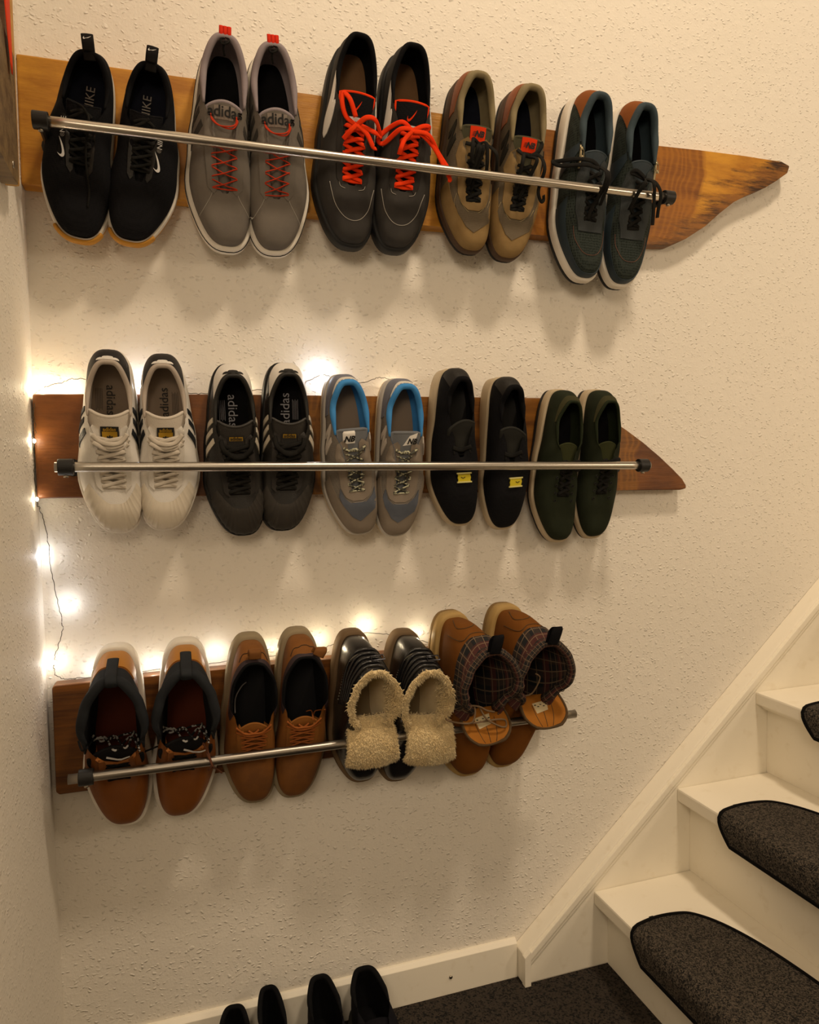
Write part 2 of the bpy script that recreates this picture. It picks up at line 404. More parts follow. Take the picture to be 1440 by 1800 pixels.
    def spanel(s, name, poly, side, m, **k):      # outline given as (s, v) on one side
        return s.panel(name, [(s.T(a, side), b) for a, b in poly], m, **k)
    def plan(s, name, poly, m, off=.0012, step=.006, label=None, L=True):
        k_ = s.L if L else 1
        pts, F = fill2d([(a*k_+s.cx(b*k_/s.L), b*k_) for a, b in poly], step); V = []; Lw = []
        for (x, y) in pts:
            p = s.ray(x, y); V.append(p+Vector((0, 0, off))); Lw.append(p-Vector((0, 0, .001)))
        V2, F2 = skirted(V, F, Lw); o = mesh(name, V2, F2, m, s.root)
        if label: o['label'] = label
        return o
    def text(s, name, txt, size, x, y, m, rot=0, off=.0012, z=None, bold=.0, shear=0, shape=None, parent=None):
        V, F = shape or text_data(txt, size, bold, shear)
        c, sn = math.cos(rot), math.sin(rot); out = []
        for (u, v) in V:
            u, v = u*c-v*sn, u*sn+v*c
            px, py = x*s.L+s.cx(y)-u, y*s.L-v
            zz = z if z is not None else s.ray(px, py).z
            out.append(Vector((px, py, zz+off)))
        return mesh(name, out, F, m, parent or s.root, False)
    def stitch(s, pts, m, r=.0005, name='stitching', tv=True, closed=False, sp=4):
        P = spline([Vector((a, b, 0)) for a, b in pts], sp); path = []
        for p in P:
            if tv: path.append(s.S(p.x, p.y)+s.N(p.x, p.y)*r*.8)
            else: q = s.ray(p.x*s.L+s.cx(p.y), p.y*s.L); path.append(q+Vector((0, 0, r*.8)))
        b = MB(); b.sweep(path, r, r, ns=5); b.build(name, m, s.root)
    def tongue(s, m, top=.30, bot=None, w0=.045, w1=.08, rise=.0, arch=.03, ear=.0, th=.012, name='tongue', flat=None, dz=-.004, x=0, tilt=0, curl=0):
        bot = bot or s.op[1]-.0; NU, NV = 12, 14; V, F = [], []; s.tg = (top, bot, w0, w1)
        def P(u, v):
            sv = bot+(top-bot)*v; q = min(1, max(0, (sv-s.op[0])/(s.op[1]-s.op[0])))
            zc = interp(s.oz, q)*s.L*(1) if sv > .45 else None
            z45 = interp(s.oz, (max(.0, .45-s.op[0]))/(s.op[1]-s.op[0]))*s.L
            if zc is None: zc = z45+(.45-sv)*s.L*flat if flat is not None else z45+(.45-sv)*s.L*.25
            w_ = (w0+(w1-w0)*smooth01(0, .85, v))*s.L*s.W
            yy = sv*s.L-ear*s.L*(u*u)*v+tilt*u*s.L*v
            return Vector((u*w_+s.cx(sv)+x*s.L+s.shift*s.L*v, yy, zc+dz+rise*s.L*smooth01(.4, 1, v)-arch*s.L*u*u*(1-.3*v)+curl*s.L*u*u*v))
        s.tP = P
        for k in (0, 1):
            for i in range(NV+1):
                for j in range(NU+1):
                    u = -1+2*j/NU; v = i/NV; p = P(u, v)
                    if k: p = p+Vector((0, 0, -th*s.L))
                    V.append(p)
        o = (NU+1)*(NV+1)
        for i in range(NV):
            for j in range(NU):
                a = i*(NU+1)+j; F.append((a, a+1, a+NU+2, a+NU+1)); F.append((o+a+1, o+a, o+a+NU+1, o+a+NU+2))
        # rounded rim across the top and the sides
        ob = mesh(name, V, F, m, s.root)
        rim = [P(-1, i/NV) for i in range(NV//2, NV+1)]+[P(-1+2*j/NU, 1) for j in range(1, NU+1)]+[P(1, i/NV) for i in range(NV-1, NV//2-1, -1)]
        rim = [p+Vector((0, 0, -th*s.L*.5)) for p in rim]
        b = MB(); b.sweep(rim, th*s.L*.55, th*s.L*.56, ns=8); b.build('tongue_rim', m, ob)
        s.tong = ob; s.rebvh([(V[:o], [f for f in F if max(f) < o])]); return ob
    def laces(s, m, n=5, s0=.62, s1=.43, gap=.045, flat=True, w=.0032, t=.0009, lift=.0012, sag=.0, g1=None, straight=False, name='laces', jitter=0):
        mb = MB(); rnd = random.Random(int(s.L*1e5)+n)
        sv = [s0+(s1-s0)*i/(n-1) for i in range(n)]
        g = lambda i: (gap+((g1 or gap)-gap)*i/(n-1))*s.L*s.W
        def seg(xa, sa, xb, sb, up):
            path = []
            for k in range(11):
                q = k/10; x = xa+(xb-xa)*q; y = (sa+(sb-sa)*q)*s.L+sag*s.L*math.sin(PI*q); p = s.ray(x+s.cx(y/s.L), y)
                path.append(p+Vector((0, 0, (lift+up*math.sin(PI*q) if 0 < k < 10 else -.001))))
            # smooth heights
            for _ in range(3):
                for k in range(1, 10): path[k].z = max(path[k].z, (path[k-1].z+path[k+1].z)/2)
            mb.sweep(path, w if flat else w*.45, t if flat else w*.45, ns=6)
        seg(-g(0), sv[0], g(0), sv[0]+rnd.uniform(-1, 1)*jitter, .001)
        for i in range(n-1):
            if straight: seg(-g(i+1), sv[i+1], g(i+1), sv[i+1]+rnd.uniform(-1, 1)*jitter, .001)
            else:
                a = rnd.uniform(-1, 1)*jitter; b = rnd.uniform(-1, 1)*jitter
                seg(-g(i), sv[i]+a*.3, g(i+1), sv[i+1]+b, .002); seg(g(i), sv[i]+b*.3, -g(i+1), sv[i+1]+a, .0034)
        s.eyelets = [(k*g(i), sv[i]) for i in range(n) for k in (-1, 1)]
        return mb.build(name, m, s.root)
    def eyelet_rings(s, m, r=.0022, pts=None):
        mb = MB()
        for x, y in ([(a*s.L, b) for a, b in pts] if pts else s.eyelets):
            p = s.ray(x*1.05+s.cx(y), y*s.L)+Vector((0, 0, .0008))
            path = [p+Vector((math.cos(a)*r, math.sin(a)*r, 0)) for a in [2*PI*i/10 for i in range(10)]]
            mb.sweep(path, .0008, .0008, ns=5, closed=True)
        o_ = mb.build('eyelets', m, s.root); o_['kind'] = 'stuff'; return o_
    def strand(s, paths, m, w=.0032, t=.0009, name='lace_bow', flat=True, z=None):
        """paths: lists of local points in units of L (x, s, dz metres over the surface)"""
        mb = MB()
        for pts in paths:
            P = []
            for (x, y, dz) in pts:
                p = s.ray(x*s.L+s.cx(y), y*s.L) if z is None else Vector((x*s.L+s.cx(y), y*s.L, z)); P.append(Vector((x*s.L+s.cx(y), y*s.L, p.z+dz)))
            path = spline(P, 6)
            mb.sweep(path, w if flat else w*.5, t if flat else w*.5, ns=6)
        return mb.build(name, m, s.root)
    def eyestay(s, m, s0=.66, s1=.40, g=.036, w=.05, off=.0012, label=None):
        for k in (-1, 1):
            s.plan('eyestay', [(k*g, s0), (k*g, (s0+s1)/2), (k*g*1.15, s1+.02), (k*(g*1.3+w*.5), s1-.005), (k*(g+w), s1+.02), (k*(g+w), (s0+s1)/2), (k*(g+w*.8), s0-.01), (k*(g+w*.3), s0+.02)], m, off, label=label)
    def heel_tab(s, m, h=.045, w=.03, lean=.01, name='pull_tab', th=.003, base=.0):
        p = s.open(0); L = s.L; mb = MB()
        pts = [p+Vector((0, -.012*L+base, -.03*L)), p+Vector((0, -.02*L+base, .01*L)), p+Vector((0, -.03*L+base-lean*L*.3, h*L*.6)), p+Vector((0, -.03*L+base-lean*L, h*L)), p+Vector((0, -.005*L+base-lean*L, h*L*.9)), p+Vector((0, .006*L+base, .012*L)), p+Vector((0, .012*L+base, -.03*L))]
        mb.sweep(spline(pts, 4), th/2, w*L/2, ups=[Vector((1, 0, 0))]*(4*6+1), ns=8); return mb.build(name, m, s.root)
    def box_tab(s, m, x, y, z0, dx, dy, dz, name='pull_tab', parent=None, rot=0):
        """a small flat webbing loop standing past the heel"""
        mb = MB(); c = Vector((x*s.L, y*s.L, z0*s.L)); a = Matrix.Rotation(rot, 3, 'Z')
        P = [c+a@Vector((0, 0, -dz*.5)), c+a@Vector((0, -dy*.5, -dz*.15)), c+a@Vector((0, -dy, 0)), c+a@Vector((0, -dy*.5, dz*.5)), c+a@Vector((0, .004, dz*.6))]
        ups = [a@Vector((1, 0, 0))]*(5*4-3); path = spline(P, 4)
        mb.sweep(path, .0011, dx/2, ups=[a@Vector((1, 0, 0))]*len(path), ns=8); return mb.build(name, m, parent or s.root)
    def fur(s, name, samples, m, ln=.012, base=.004, parent=None, droop=(0, .35, 0)):
        """samples: (point, normal) pairs; tapering tufts of pile"""
        V, F = [], []
        for (p, n) in samples:
            r = Vector((random.gauss(0, 1), random.gauss(0, 1), random.gauss(0, 1)))*.5
            d = (n+r+Vector(droop)).normalized(); l = ln*random.uniform(.55, 1.2); wdt = base*random.uniform(.25, .5)
            a = d.orthogonal().normalized(); b = d.cross(a); c = p-n*.002; mid_ = c+d*l*.55+Vector(droop)*l*.1; k = len(V)
            for j in range(3):
                an = 2*PI*j/3; o_ = a*math.cos(an)+b*math.sin(an); V.append(c+o_*wdt)
            for j in range(3):
                an = 2*PI*j/3; o_ = a*math.cos(an)+b*math.sin(an); V.append(mid_+o_*wdt*.7)
            V.append(c+d*l+Vector(droop)*l*.35)
            for j in range(3):
                q = (j+1) % 3; F.append((k+j, k+q, k+3+q, k+3+j)); F.append((k+3+j, k+3+q, k+6))
        o_ = mesh(name, V, F, m, parent or s.root); o_['kind'] = 'stuff'; return o_

# ------------------------------------------------------------------ the setting
def structure(o, name=None):
    o['kind'] = 'structure'; return o
XL = -.205
structure(box('wall_back', (XL-.12, 0, -.05), (3.2, .12, 4.0), WALL, None, 0))
structure(prism('wall_left', [(XL-.12, -.05), (XL+.012, -.05), (XL+.001, 1.16), (XL-.002, 4.0), (XL-.12, 4.0)], 'Y', -1.05, 0, WALL, None, 0))
CAR = mat('floor_carpet', '0b0a09', .95, 'carpet', amt=.6, col2='3b332c', scale=300)
structure(box('floor', (-1.4, -3.4, -.05), (3.2, 0, 0), CAR, None, 0))
structure(box('ceiling', (-1.4, -3.4, 4.0), (3.2, .12, 4.1), mat('ceiling_paint', 'efe7da', .8, 'paint'), None, 0))
structure(box('wall_right', (3.2, -3.4, -.05), (3.3, .12, 4.1), WALL, None, 0))
structure(box('wall_front', (-1.4, -3.5, -.05), (3.3, -3.4, 4.1), WALL, None, 0))
structure(box('wall_hall_side', (-1.5, -3.5, -.05), (-1.4, .12, 4.1), WALL, None, 0))
bb = structure(prism('baseboard_back', [(0, 0), (0, .077), (-.006, .077), (-.013, .070), (-.014, 0)], 'X', XL, .6465, PAINT, None, .0008))
sc = MB(); sc.sweep([(.50, -.0135, .035), (.50, -.0155, .035)], .0035, .0035, ns=10, ups=[Vector((0, 0, 1))]*2); sc.build('screw', SCREW, bb)
# ------------------------------------------------------------------ staircase
st = empty('staircase', (.646, 0, 0)); tag(st, 'cream painted closed-string staircase climbing to the right along the wall', 'staircase')
def child(o, p=st):
    o.parent = p; o.matrix_parent_inverse = p.matrix_world.inverted() if p.matrix_world != Matrix() else Matrix.Translation(-p.location); return o
slope = (.775-.06)/(1.444-.647)
def top(x): return .062+(x-.647)*slope
E_ = 2.6
child(prism('wall_string', [(.647, -.0), (.647, .062), (E_, top(E_)), (E_, 0)], 'Y', -.040, -.0005, PAINT, None, .003))
for (a, b, y0, y1, nm) in ((.0, -.012, -.047, -.036, 'string_moulding'), (-.016, -.024, -.0435, -.036, 'string_bead')):
    child(prism(nm, [(.647, .060+a-.004), (E_, top(E_)+a-.004), (E_, top(E_)+b-.008), (.647, .060+b-.008)], 'Y', y0, y1, PAINT, None, .0015))
child(prism('newel_foot', [(.6462, .0), (.6462, .0605), (.6600, .0725), (.6600, .0)], 'Y', -.0480, -.0350, PAINT, None, .001))
RX = [.843, 1.048, 1.256, 1.470, 1.684, 1.898]; RZ = [.163, .350, .537, .724, .911, 1.098]; YF = -1.0
TR = []
for i, (x, z) in enumerate(zip(RX, RZ)):
    zb_ = 0 if i == 0 else RZ[i-1]
    child(prism('riser', [(x, zb_), (x+.02, zb_), (x+.02, z-.026), (x, z-.026)], 'Y', YF, -.040, PAINT, None, .001))
    xe = RX[i+1]+.018 if i+1 < len(RX) else x+.3
    child(box('tread', (x-.034, YF, z-.028), (xe, -.0402, z), PAINT, None, .004))
    child(prism('nosing_strip', [(x-.014, z-.040), (x+.0, z-.040), (x+.0, z-.028), (x-.020, z-.028)], 'Y', YF, -.0402, PAINT, None, .001))
child(prism('outer_string', [(.78, 0), (.78, .17), (E_, top(E_)+.10), (E_, 0)], 'Y', YF-.04, YF, PAINT, None, .003))
# carpet mats: flat on the tread, rolled over the nosing, bound with a black edge
MAT_ = mat('mat_carpet', '121110', .95, 'carpet', amt=.3, col2='62584d', scale=430); BIND = mat('mat_binding', '0c0b0b', .9, 'fabric', amt=.4)
labels = ['dark grey stair mat with black binding on the lowest tread', 'dark grey stair mat with black binding on the second tread', 'dark grey stair mat just showing its rounded corner on the third tread', 'dark grey stair mat on the fourth tread', 'dark grey stair mat on the fifth tread']
for i in range(3):
    xn = RX[i]-.034; z = RZ[i]; g = empty('stair_mat', (xn, -.17, z)); tag(g, labels[i], 'stair mat', 'mats on the stair treads')
    ln, dp = .62, .195
    # outline: a = distance back from the nosing, b = distance along the nosing away from the wall
    def outl(n=40):
        P = []
        for k in range(n+1):        # wall-side end is a flattened arc
            q = k/n; ang = PI/2*q; P.append((.0+dp*math.sin(ang)**.9*(1-.0), .105*(1-math.cos(ang))**1.0 if q > 0 else 0))
        return P
    end = [(-.055, .035), (-.03, .012), (.0, .0), (.05, -.008), (.10, -.003), (.125, .012), (.15, .05), (.170, .11), (.182, .18), (.188, .26), (.188, .40), (.180, .48), (.150, .56), (.10, .605), (.05, .615), (0, .61), (-.03, .60), (-.055, .575)]
    P = [(p.x, p.y) for p in spline([Vector((a, b, 0)) for a, b in end], 5)]
    y0 = {0: -.172, 1: -.166, 2: -.166}[i]
    def wrap(a, b, off=0):
        """a<0 runs down over the nosing"""
        r = .014+off
        if a >= 0: return Vector((xn+.012+a, y0-b, z+.0065+off))
        arc = -a; q = min(arc/ r, PI*.5) if r > 0 else 0; rest = max(0, arc-r*PI*.5)
        return Vector((xn+.012-(.0065+.0125+off)*math.sin(q), y0-b, z-.012+(.0185+off)*math.cos(q)-rest))
    V2, F2 = fill2d(P, .012); V = [wrap(a, b) for a, b in V2]; Lw = [wrap(a, b, -.0055) for a, b in V2]
    V, F2 = skirted(V, F2, Lw)
    o = mesh('mat_pile', V, F2, MAT_); child(o, g)
    mb = MB(); mb.sweep([wrap(a, b, -.0018) for a, b in P], .0045, .0048, ns=8, closed=True); child(mb.build('mat_binding', BIND), g)
    if i < 2: mb = MB(); mb.sweep([wrap(.035, -.006, .002), wrap(.038, -.016, -.003), wrap(.046, -.016, -.003)], .002, .001, ns=6); child(mb.build('binding_tail', BIND), g)

# ------------------------------------------------------------------ boards and rails
OAKD, OAKL = '6b3e12', 'a8681c'
W1 = mat('oiled_oak_top', OAKD, .42, 'wood_end', amt=.35, scale=(.80, 1.66, .262, '7a4714', 'a0651f', 'ab701e', 'cf9430', '38200e', '8f5c22', .60, -.875, .752), spec=.4)
W2 = mat('oiled_oak_middle', '4a2a10', .42, 'wood_end', amt=.35, scale=(.55, 1.08, .36, '54300f', '8c5a1e', '5c3313', '7d4a1c', '341c0c', '63381a', .7, .5, -1.23), spec=.4)
W3 = mat('oiled_oak_bottom', '3f2410', .4, 'wood', amt=.35, col2='7c4c1a')
def board(label, poly, m, name='live_edge_board'):
    g = prism(name, poly, 'Y', -.0300, -.0002, m, None, .004, 3); tag(g, label, 'board', 'wooden rack boards'); return g
board('long oak board behind the top rail, its golden pointed live-edge end showing at the right', [(-.2045, 1.677), (.25, 1.684), (.965, 1.690), (1.06, 1.694), (1.182, 1.697), (1.282, 1.699), (1.305, 1.692), (1.299, 1.676), (1.27, 1.657), (1.236, 1.637), (1.19, 1.617), (1.153, 1.598), (1.115, 1.570), (1.08, 1.541), (1.03, 1.51), (.995, 1.494), (.939, 1.491), (.458, 1.483), (-.2045, 1.482)], W1)
board('dark oak board on the wall behind the middle rail, with a curved pointed right end', [(-.2005, 1.162), (.1, 1.168), (.755, 1.176), (.82, 1.152), (.887, 1.115), (.929, 1.089), (.971, 1.059), (1.005, 1.032), (1.028, 1.012), (1.039, 1.0), (1.040, .992), (1.025, .989), (.861, .991), (-.1995, .998)], W2)
board('dark brown board with rounded corners on the wall behind the bottom rail', [(-.189, .693), (-.185, .697), (.15, .698), (.60, .698), (.68, .66), (.712, .56), (.708, .527), (.69, .514), (.45, .516), (-.184, .517), (-.189, .522)], W3)

def rail(label, xa, za, xb, zb, over, m=STEEL, r=.0075, inset=0):
    """steel tube held off the board by two black brackets"""
    y = -.122; g = empty('shoe_rail', ((xa+xb)/2, y, (za+zb)/2)); tag(g, label, 'rail', 'steel shoe rails')
    A, B = Vector((xa, y, za)), Vector((xb, y, zb)); d = (B-A).normalized()
    mb = MB(); n = 24; mb.sweep([A-d*over[0]+(B-A+d*(over[0]+over[1]))*i/n for i in range(n+1)], r, r, ns=20); t = child(mb.build('tube', m), g)
    for k, (p, s_) in enumerate(((A, 1), (B, -1))):
        c = p+d*s_*(.011+inset)
        mb = MB(); mb.sweep([c-d*.0105, c-d*.0095, c+d*.0095, c+d*.0105], .0125, .0125, ns=36, taper=lambda q: .93 if q in (0, 1) else 1); ring = mb
        ring.sweep([Vector((c.x, y+.008, c.z)), Vector((c.x, -.034, c.z))], .0065, .006, ns=10, ups=[Vector((0, 0, 1))]*2)
        ring.sweep([Vector((c.x, -.036, c.z)), Vector((c.x, -.0305, c.z))], .012, .014, ns=14, ups=[Vector((0, 0, 1))]*2)
        br = child(ring.build('bracket', BLKP, None, False), g)
        mb = MB(); mb.sweep([Vector((c.x, y, c.z-.0115)), Vector((c.x, y, c.z-.0155))], .0035, .0035, ns=8, ups=[Vector((1, 0, 0))]*2); s2 = mb.build('screw', SCREW, br)
    return g
rail('top brushed steel shoe rail, slanting across the dark blue and olive shoes', -.172, 1.541, .925, 1.549, (0, .0), mat('top_rail_steel', 'c9c2b8', .28, metal=1))
rail('middle brushed steel shoe rail with black end brackets, lit by the wall lights', -.156, 1.046, .872, 1.041, (.004, .004))
rail('bottom steel shoe rail poking out past its brackets, boots tucked behind it', -.158, .5765, .694, .574, (.0, .02), mat('bottom_rail_steel', '9a948c', .34, metal=1), inset=.014)
# ------------------------------------------------------------------ wire lights
WIRE = mat('copper_wire', '4a4436', .4, metal=.6); BULB = mat('led_glow', 'fff3dc', .3, emit=40)
def light_string(label, path, bulbs, energy, col=(1, .90, .70)):
    g = empty('string_lights', path[0]); tag(g, label, 'string lights', 'wire string lights')
    P = spline([Vector(p) for p in path], 10); rnd = random.Random(3)
    P = [p+Vector((rnd.uniform(-1, 1), rnd.uniform(-1, .2)*.4, rnd.uniform(-1, 1)))*.0012 for p in P]
    mb = MB(); mb.sweep(P, .0006, .0006, ns=5); child(mb.build('wire', WIRE), g)
    for (b, e, c) in bulbs:
        bm = bmesh.new(); bmesh.ops.create_icosphere(bm, subdivisions=2, radius=.0022, matrix=Matrix.Translation(Vector(b)) @ Matrix.Scale(1.5, 4, (0, 0, 1)))
        o = bobj('bulb', bm, BULB, None, True); child(o, g)
        l = bpy.data.lights.new('bulb_light', 'POINT'); l.energy = energy*e; l.color = c; l.shadow_soft_size = .003
        lo = bpy.data.objects.new('bulb_light', l); COL.objects.link(lo); lo.location = Vector(b)+Vector((0, -.0045, 0))
        lo.parent = o; lo.matrix_parent_inverse = Matrix()
    return g
CW, WW, BW = (1, .92, .80), (1, .82, .52), (.86, .90, 1)
y = -.010
light_string('thin wire string lights running from the left wall corner along the middle board',
    [(-.196, -.034, 1.10), (-.198, -.033, 1.14), (-.196, -.012, 1.168), (-.16, y, 1.183), (-.133, y, 1.190), (-.09, y, 1.178), (-.048, y, 1.176), (0, y, 1.178), (.047, y, 1.170), (.09, y, 1.174), (.137, y, 1.179), (.206, y, 1.178), (.242, y, 1.199), (.267, y, 1.208), (.298, y, 1.200), (.341, y, 1.197), (.371, y, 1.207), (.406, y, 1.201), (.44, y, 1.182)],
    [((-.188, -.013, 1.172), 1.6, WW), ((-.150, -.012, 1.174), 1.0, WW), ((-.042, -.014, 1.180), 1.2, BW), ((.262, -.016, 1.208), 1.7, BW), ((.125, -.014, 1.18), .5, WW), ((.40, -.012, 1.192), .25, WW)], .055)
light_string('thin wire string lights hanging down the wall corner and along the bottom board',
    [(-.199, -.034, 1.10), (-.2005, -.036, 1.06), (-.2005, -.034, 1.0), (-.197, -.014, .975), (-.190, y, .939), (-.185, y, .874), (-.176, y, .817), (-.173, y, .780), (-.184, y, .745), (-.187, y, .729), (-.186, y, .711), (-.172, y, .7015), (-.142, y, .7005), (-.035, y, .702), (.073, y, .706), (.186, y, .709), (.254, y, .714), (.291, y, .726), (.34, y, .736), (.401, y, .724), (.446, y, .713), (.47, y, .704)],
    [((-.1985, -.040, 1.088), 1.0, WW), ((-.1985, -.036, .997), .8, WW), ((-.195, -.014, .905), .9, BW), ((-.165, -.014, .823), .9, BW), ((-.186, -.014, .731), 1.1, CW), ((-.035, -.014, .709), 1.0, CW), ((.068, -.014, .722), .9, CW), ((.165, -.014, .722), .6, WW), ((.250, -.014, .728), 1.1, WW), ((.338, -.014, .748), 1.4, WW), ((.442, -.014, .727), .8, WW), ((-.128, -.013, .712), .5, BW)], .033)

# ------------------------------------------------------------------ board rack on the left wall
LW = mat('weathered_board', '5a4733', .55, 'wood', amt=.6, col2='86704f'); LWE = mat('pale_board_edge', 'b98537', .5, 'wood', amt=.3, col2='c9974a')
g = empty('coat_board', (XL+.01, -.2, 1.43)); tag(g, 'weathered wooden coat board with pale edge strips, seen edge-on on the left wall', 'board')
child(prism('board_face', [(-.172, 1.436), (-.172, 1.60), (-.25, 1.600), (-.7, 1.62), (-.7, 1.43), (-.22, 1.424), (-.180, 1.426)], 'X', XL+.0005, XL+.022, LW, None, .003), g)
child(prism('edge_strip', [(-.1715, 1.436), (-.158, 1.432), (-.152, 2.2), (-.1715, 2.2)], 'X', XL+.0015, XL+.020, LWE, None, .002), g)
child(prism('edge_strip', [(-.1575, 1.432), (-.150, 1.436), (-.1435, 2.2), (-.1515, 2.2)], 'X', XL+.0015, XL+.017, mat('pale_inner_edge', 'a8875a', .5, 'wood', amt=.3, col2='c2a06c'), None, .002), g)
child(prism('inner_strip', [(-.195, 1.601), (-.1722, 1.601), (-.1722, 2.2), (-.190, 2.2)], 'X', XL+.0015, XL+.018, mat('dark_strip', '4a3522', .6, 'wood', amt=.3, col2='64492f'), None, .002), g)
mb = MB(); mb.sweep([(XL+.0215, -.215, 1.440), (XL+.0235, -.215, 1.440)], .0045, .0045, ns=12, ups=[Vector((0, 0, 1))]*2); child(mb.build('screw', SCREW), g)
mb = MB(); mb.sweep(spline([(XL+.027, -.245, 2.1), (XL+.027, -.245, 1.85), (XL+.026, -.240, 1.68), (XL+.0255, -.215, 1.555)], 6), .024, .0016, ns=8, ups=[Vector((1, 0, 0))]*19, taper=lambda q: 1-.75*max(0, q-.7)/.3)
tag(mb.build('strap', mat('orange_red_strap', 'e2401a', .6, 'fabric')), 'orange-red strap hanging over the weathered board at the upper left', 'strap')
mb = MB(); mb.sweep([(XL+.03, -.245, 2.1), (XL+.0, -.245, 2.1)], .003, .003, ns=8, ups=[Vector((0, 0, 1))]*2); child(mb.build('hook', BLKP), g)

# ------------------------------------------------------------------ shoe materials
BLK_KNIT = mat('black_knit', '0d0d0f', .9, 'mesh', amt=.5, col2='17171a', scale=520)
BLK_IN = mat('black_lining', '0b0b0d', .9, 'fabric', col2='131316')
NAVY_IN = mat('navy_lining', '10121c', .9, 'fabric', col2='191c2a')
BLK_LACE = mat('black_lace', '151514', .85, 'fabric', amt=.5, col2='232220')
BLK_LEA = mat('black_leather', '1a1918', .42, 'leather', amt=.35, col2='252321')
BLK_NUB = mat('black_nubuck', '2b2826', .85, 'suede', col2='34302d')
WHT_RUB = mat('white_rubber', 'e6e0d6', .55, 'suede', amt=.15, col2='d9d2c5')
WHT_LEA = mat('white_leather', 'dcd8d2', .5, 'leather', amt=.25, col2='e6e2dc')
GUM = mat('gum_rubber', 'b98228', .6)
BLK_RUB = mat('black_rubber', '121212', .6)
PRINT_W = mat('white_print', 'dedede', .6)
PRINT_G = mat('grey_print', '8b8680', .6)
PRINT_K = mat('black_print', '161514', .6)
ORANGE = mat('orange_lace', 'f0350c', .8, 'fabric', amt=.5, col2='f4420f')
THREAD_W = mat('pale_thread', 'a9a49c', .8)
E_BLK = mat('dark_webbing', '1b1a1a', .85, 'fabric', amt=.5)

G1, G2, G3 = 'pairs on the top rail', 'pairs on the middle rail', 'pairs on the bottom rail'
def toe_arc(v_side, v_mid, t0=.62, sg=1, n=12, k=1.0):
    """outline of a toe cap: around the toe in t, up to v"""
    a = PI*t0; b = 2*PI-a
    top = [(b+(a-b)*i/n, v_mid+(v_side-v_mid)*abs(2*i/n-1)**k) for i in range(n+1)]
    return [(a, 0), (b, 0)]+top
def logo(pts, sx, sy=None, rot=0, flip=1):
    """closed outline as a shape for Shoe.text (u right, v up)"""
    c, s_ = math.cos(rot), math.sin(rot); sy = sy or sx
    P = [((x-.5)*sx*flip, (y-.15)*sy) for x, y in pts]; P = [(x*c-y*s_, x*s_+y*c) for x, y in P]
    V, F = fill2d(P, sx/12); return V, F

# ---- 1 black knit runners
def knit_runner(place, m, label):
    s = Shoe('running_shoe', label, 'shoe', G1, place, m, W=1.15, lat=[(0, .128), (.3, .135), (.5, .165), (.7, .185), (1, .165)], sole=(.085, .06), spring=.03, op=(.055, .68), up=BLK_KNIT, solem=WHT_RUB, outsole=GUM, lin=BLK_IN, inm=NAVY_IN,
             ow=[(0, .092), (.22, .102), (.43, .092), (.6, .06), (.8, .038), (1, .032)], oz=[(0, .245), (.25, .2), (.5, .245), (.62, .235), (1, .17)], bead=.016, toe=.10, bulge=.035, flare=.003)
    s.tongue(BLK_KNIT, top=.34, w0=.04, w1=.072, arch=.03, ear=.02, rise=.01)
    s.eyestay(BLK_LEA, .66, .42, .034, .04)
    s.laces(BLK_LACE, 5, .62, .44, .05, w=.0026)
    mb = MB(); pth = []
    for i in range(17):
        t = PI-.50+i/16*1.0; p = s.foot(t); o_ = Vector((p.x-s.cx(.86), p.y-.82*s.L, 0)).normalized(); pth.append(p+o_*.0035+Vector((0, 0, -.0035)))
    mb.sweep(pth, .0035, .0085, ns=8); mb.build('toe_bumper', GUM, s.root)
    # lateral strip with the vertical print
    x = m*.088
    s.plan('print_strip', [(x-.018, .40), (x+.018, .40), (x+.02, .60), (x-.012, .60)], E_BLK, .0010)
    s.text('print', 'NIKE', .0105, x+.0, .455, PRINT_W, rot=PI/2, off=.0018)
    s.text('print', '®', .008, x+.0, .505, PRINT_G, rot=PI/2, off=.0018)
    s.text('print', '', .01, x+.002, .565, PRINT_W, off=.0018, shape=logo(SWOOSH, .027, .022, rot=PI/2*.93, flip=1))
    s.text('insole_print', 'NIKE', .018, -.01*m, .235, PRINT_G, rot=PI/2, z=s.ztop(0)+.0062)
    o = s.box_tab(E_BLK, -.02, .06, .262, 0, .016, .03, rot=-.15*1)
    bpy.data.objects.remove(o)
    tab = MB(); p = s.open(0); pts = [p+Vector((0, .010, .0)), p+Vector((0, 0, .004)), p+Vector((0, -.013, .006)), p+Vector((0, -.023, .009)), p+Vector((0, -.012, .012)), p+Vector((0, .0, .008))]
    P = spline(pts, 5); rot = Matrix.Rotation(.22 if m > 0 else -.02, 3, 'Z'); P = [p+rot@(q-p) for q in P]
    tab.sweep(P, .0009, .0085, ups=[rot@Vector((1, 0, 0))]*len(P), ns=8); t = tab.build('pull_tab', E_BLK, s.root)
    q = p+rot@Vector((0, -.016, .0122)); V, F = logo(SWOOSH, .012, .009)
    mesh('tab_print', [q+rot@Vector((-a, -b, .0004)) for a, b in V], F, PRINT_W, t, False)
    for k in (0, 1):
        s.strand([[(-.05, .39, .002), (0, .37, .004), (.06, .385, .003)], [(-.02, .36, .004), (.03, .40, .005), (.07, .41, .002)]], BLK_LACE, w=.0024) if k == 0 else None
    if m > 0:
        s.strand([[(.09, .30, .004), (.05, .315, .009), (.0, .36, .010), (-.035, .40, .014), (-.045, .43, .026), (-.045, .47, .024), (-.03, .53, .010), (-.035, .63, .003), (-.055, .75, .002), (-.05, .84, .001)]], BLK_LACE, w=.0017, t=.0013, name='loose_lace')
    return s
knit_runner((-.132, 1.4, -.094, 1.666), 1, 'black knit running shoe, first from the left, with a long loose lace over the rail')
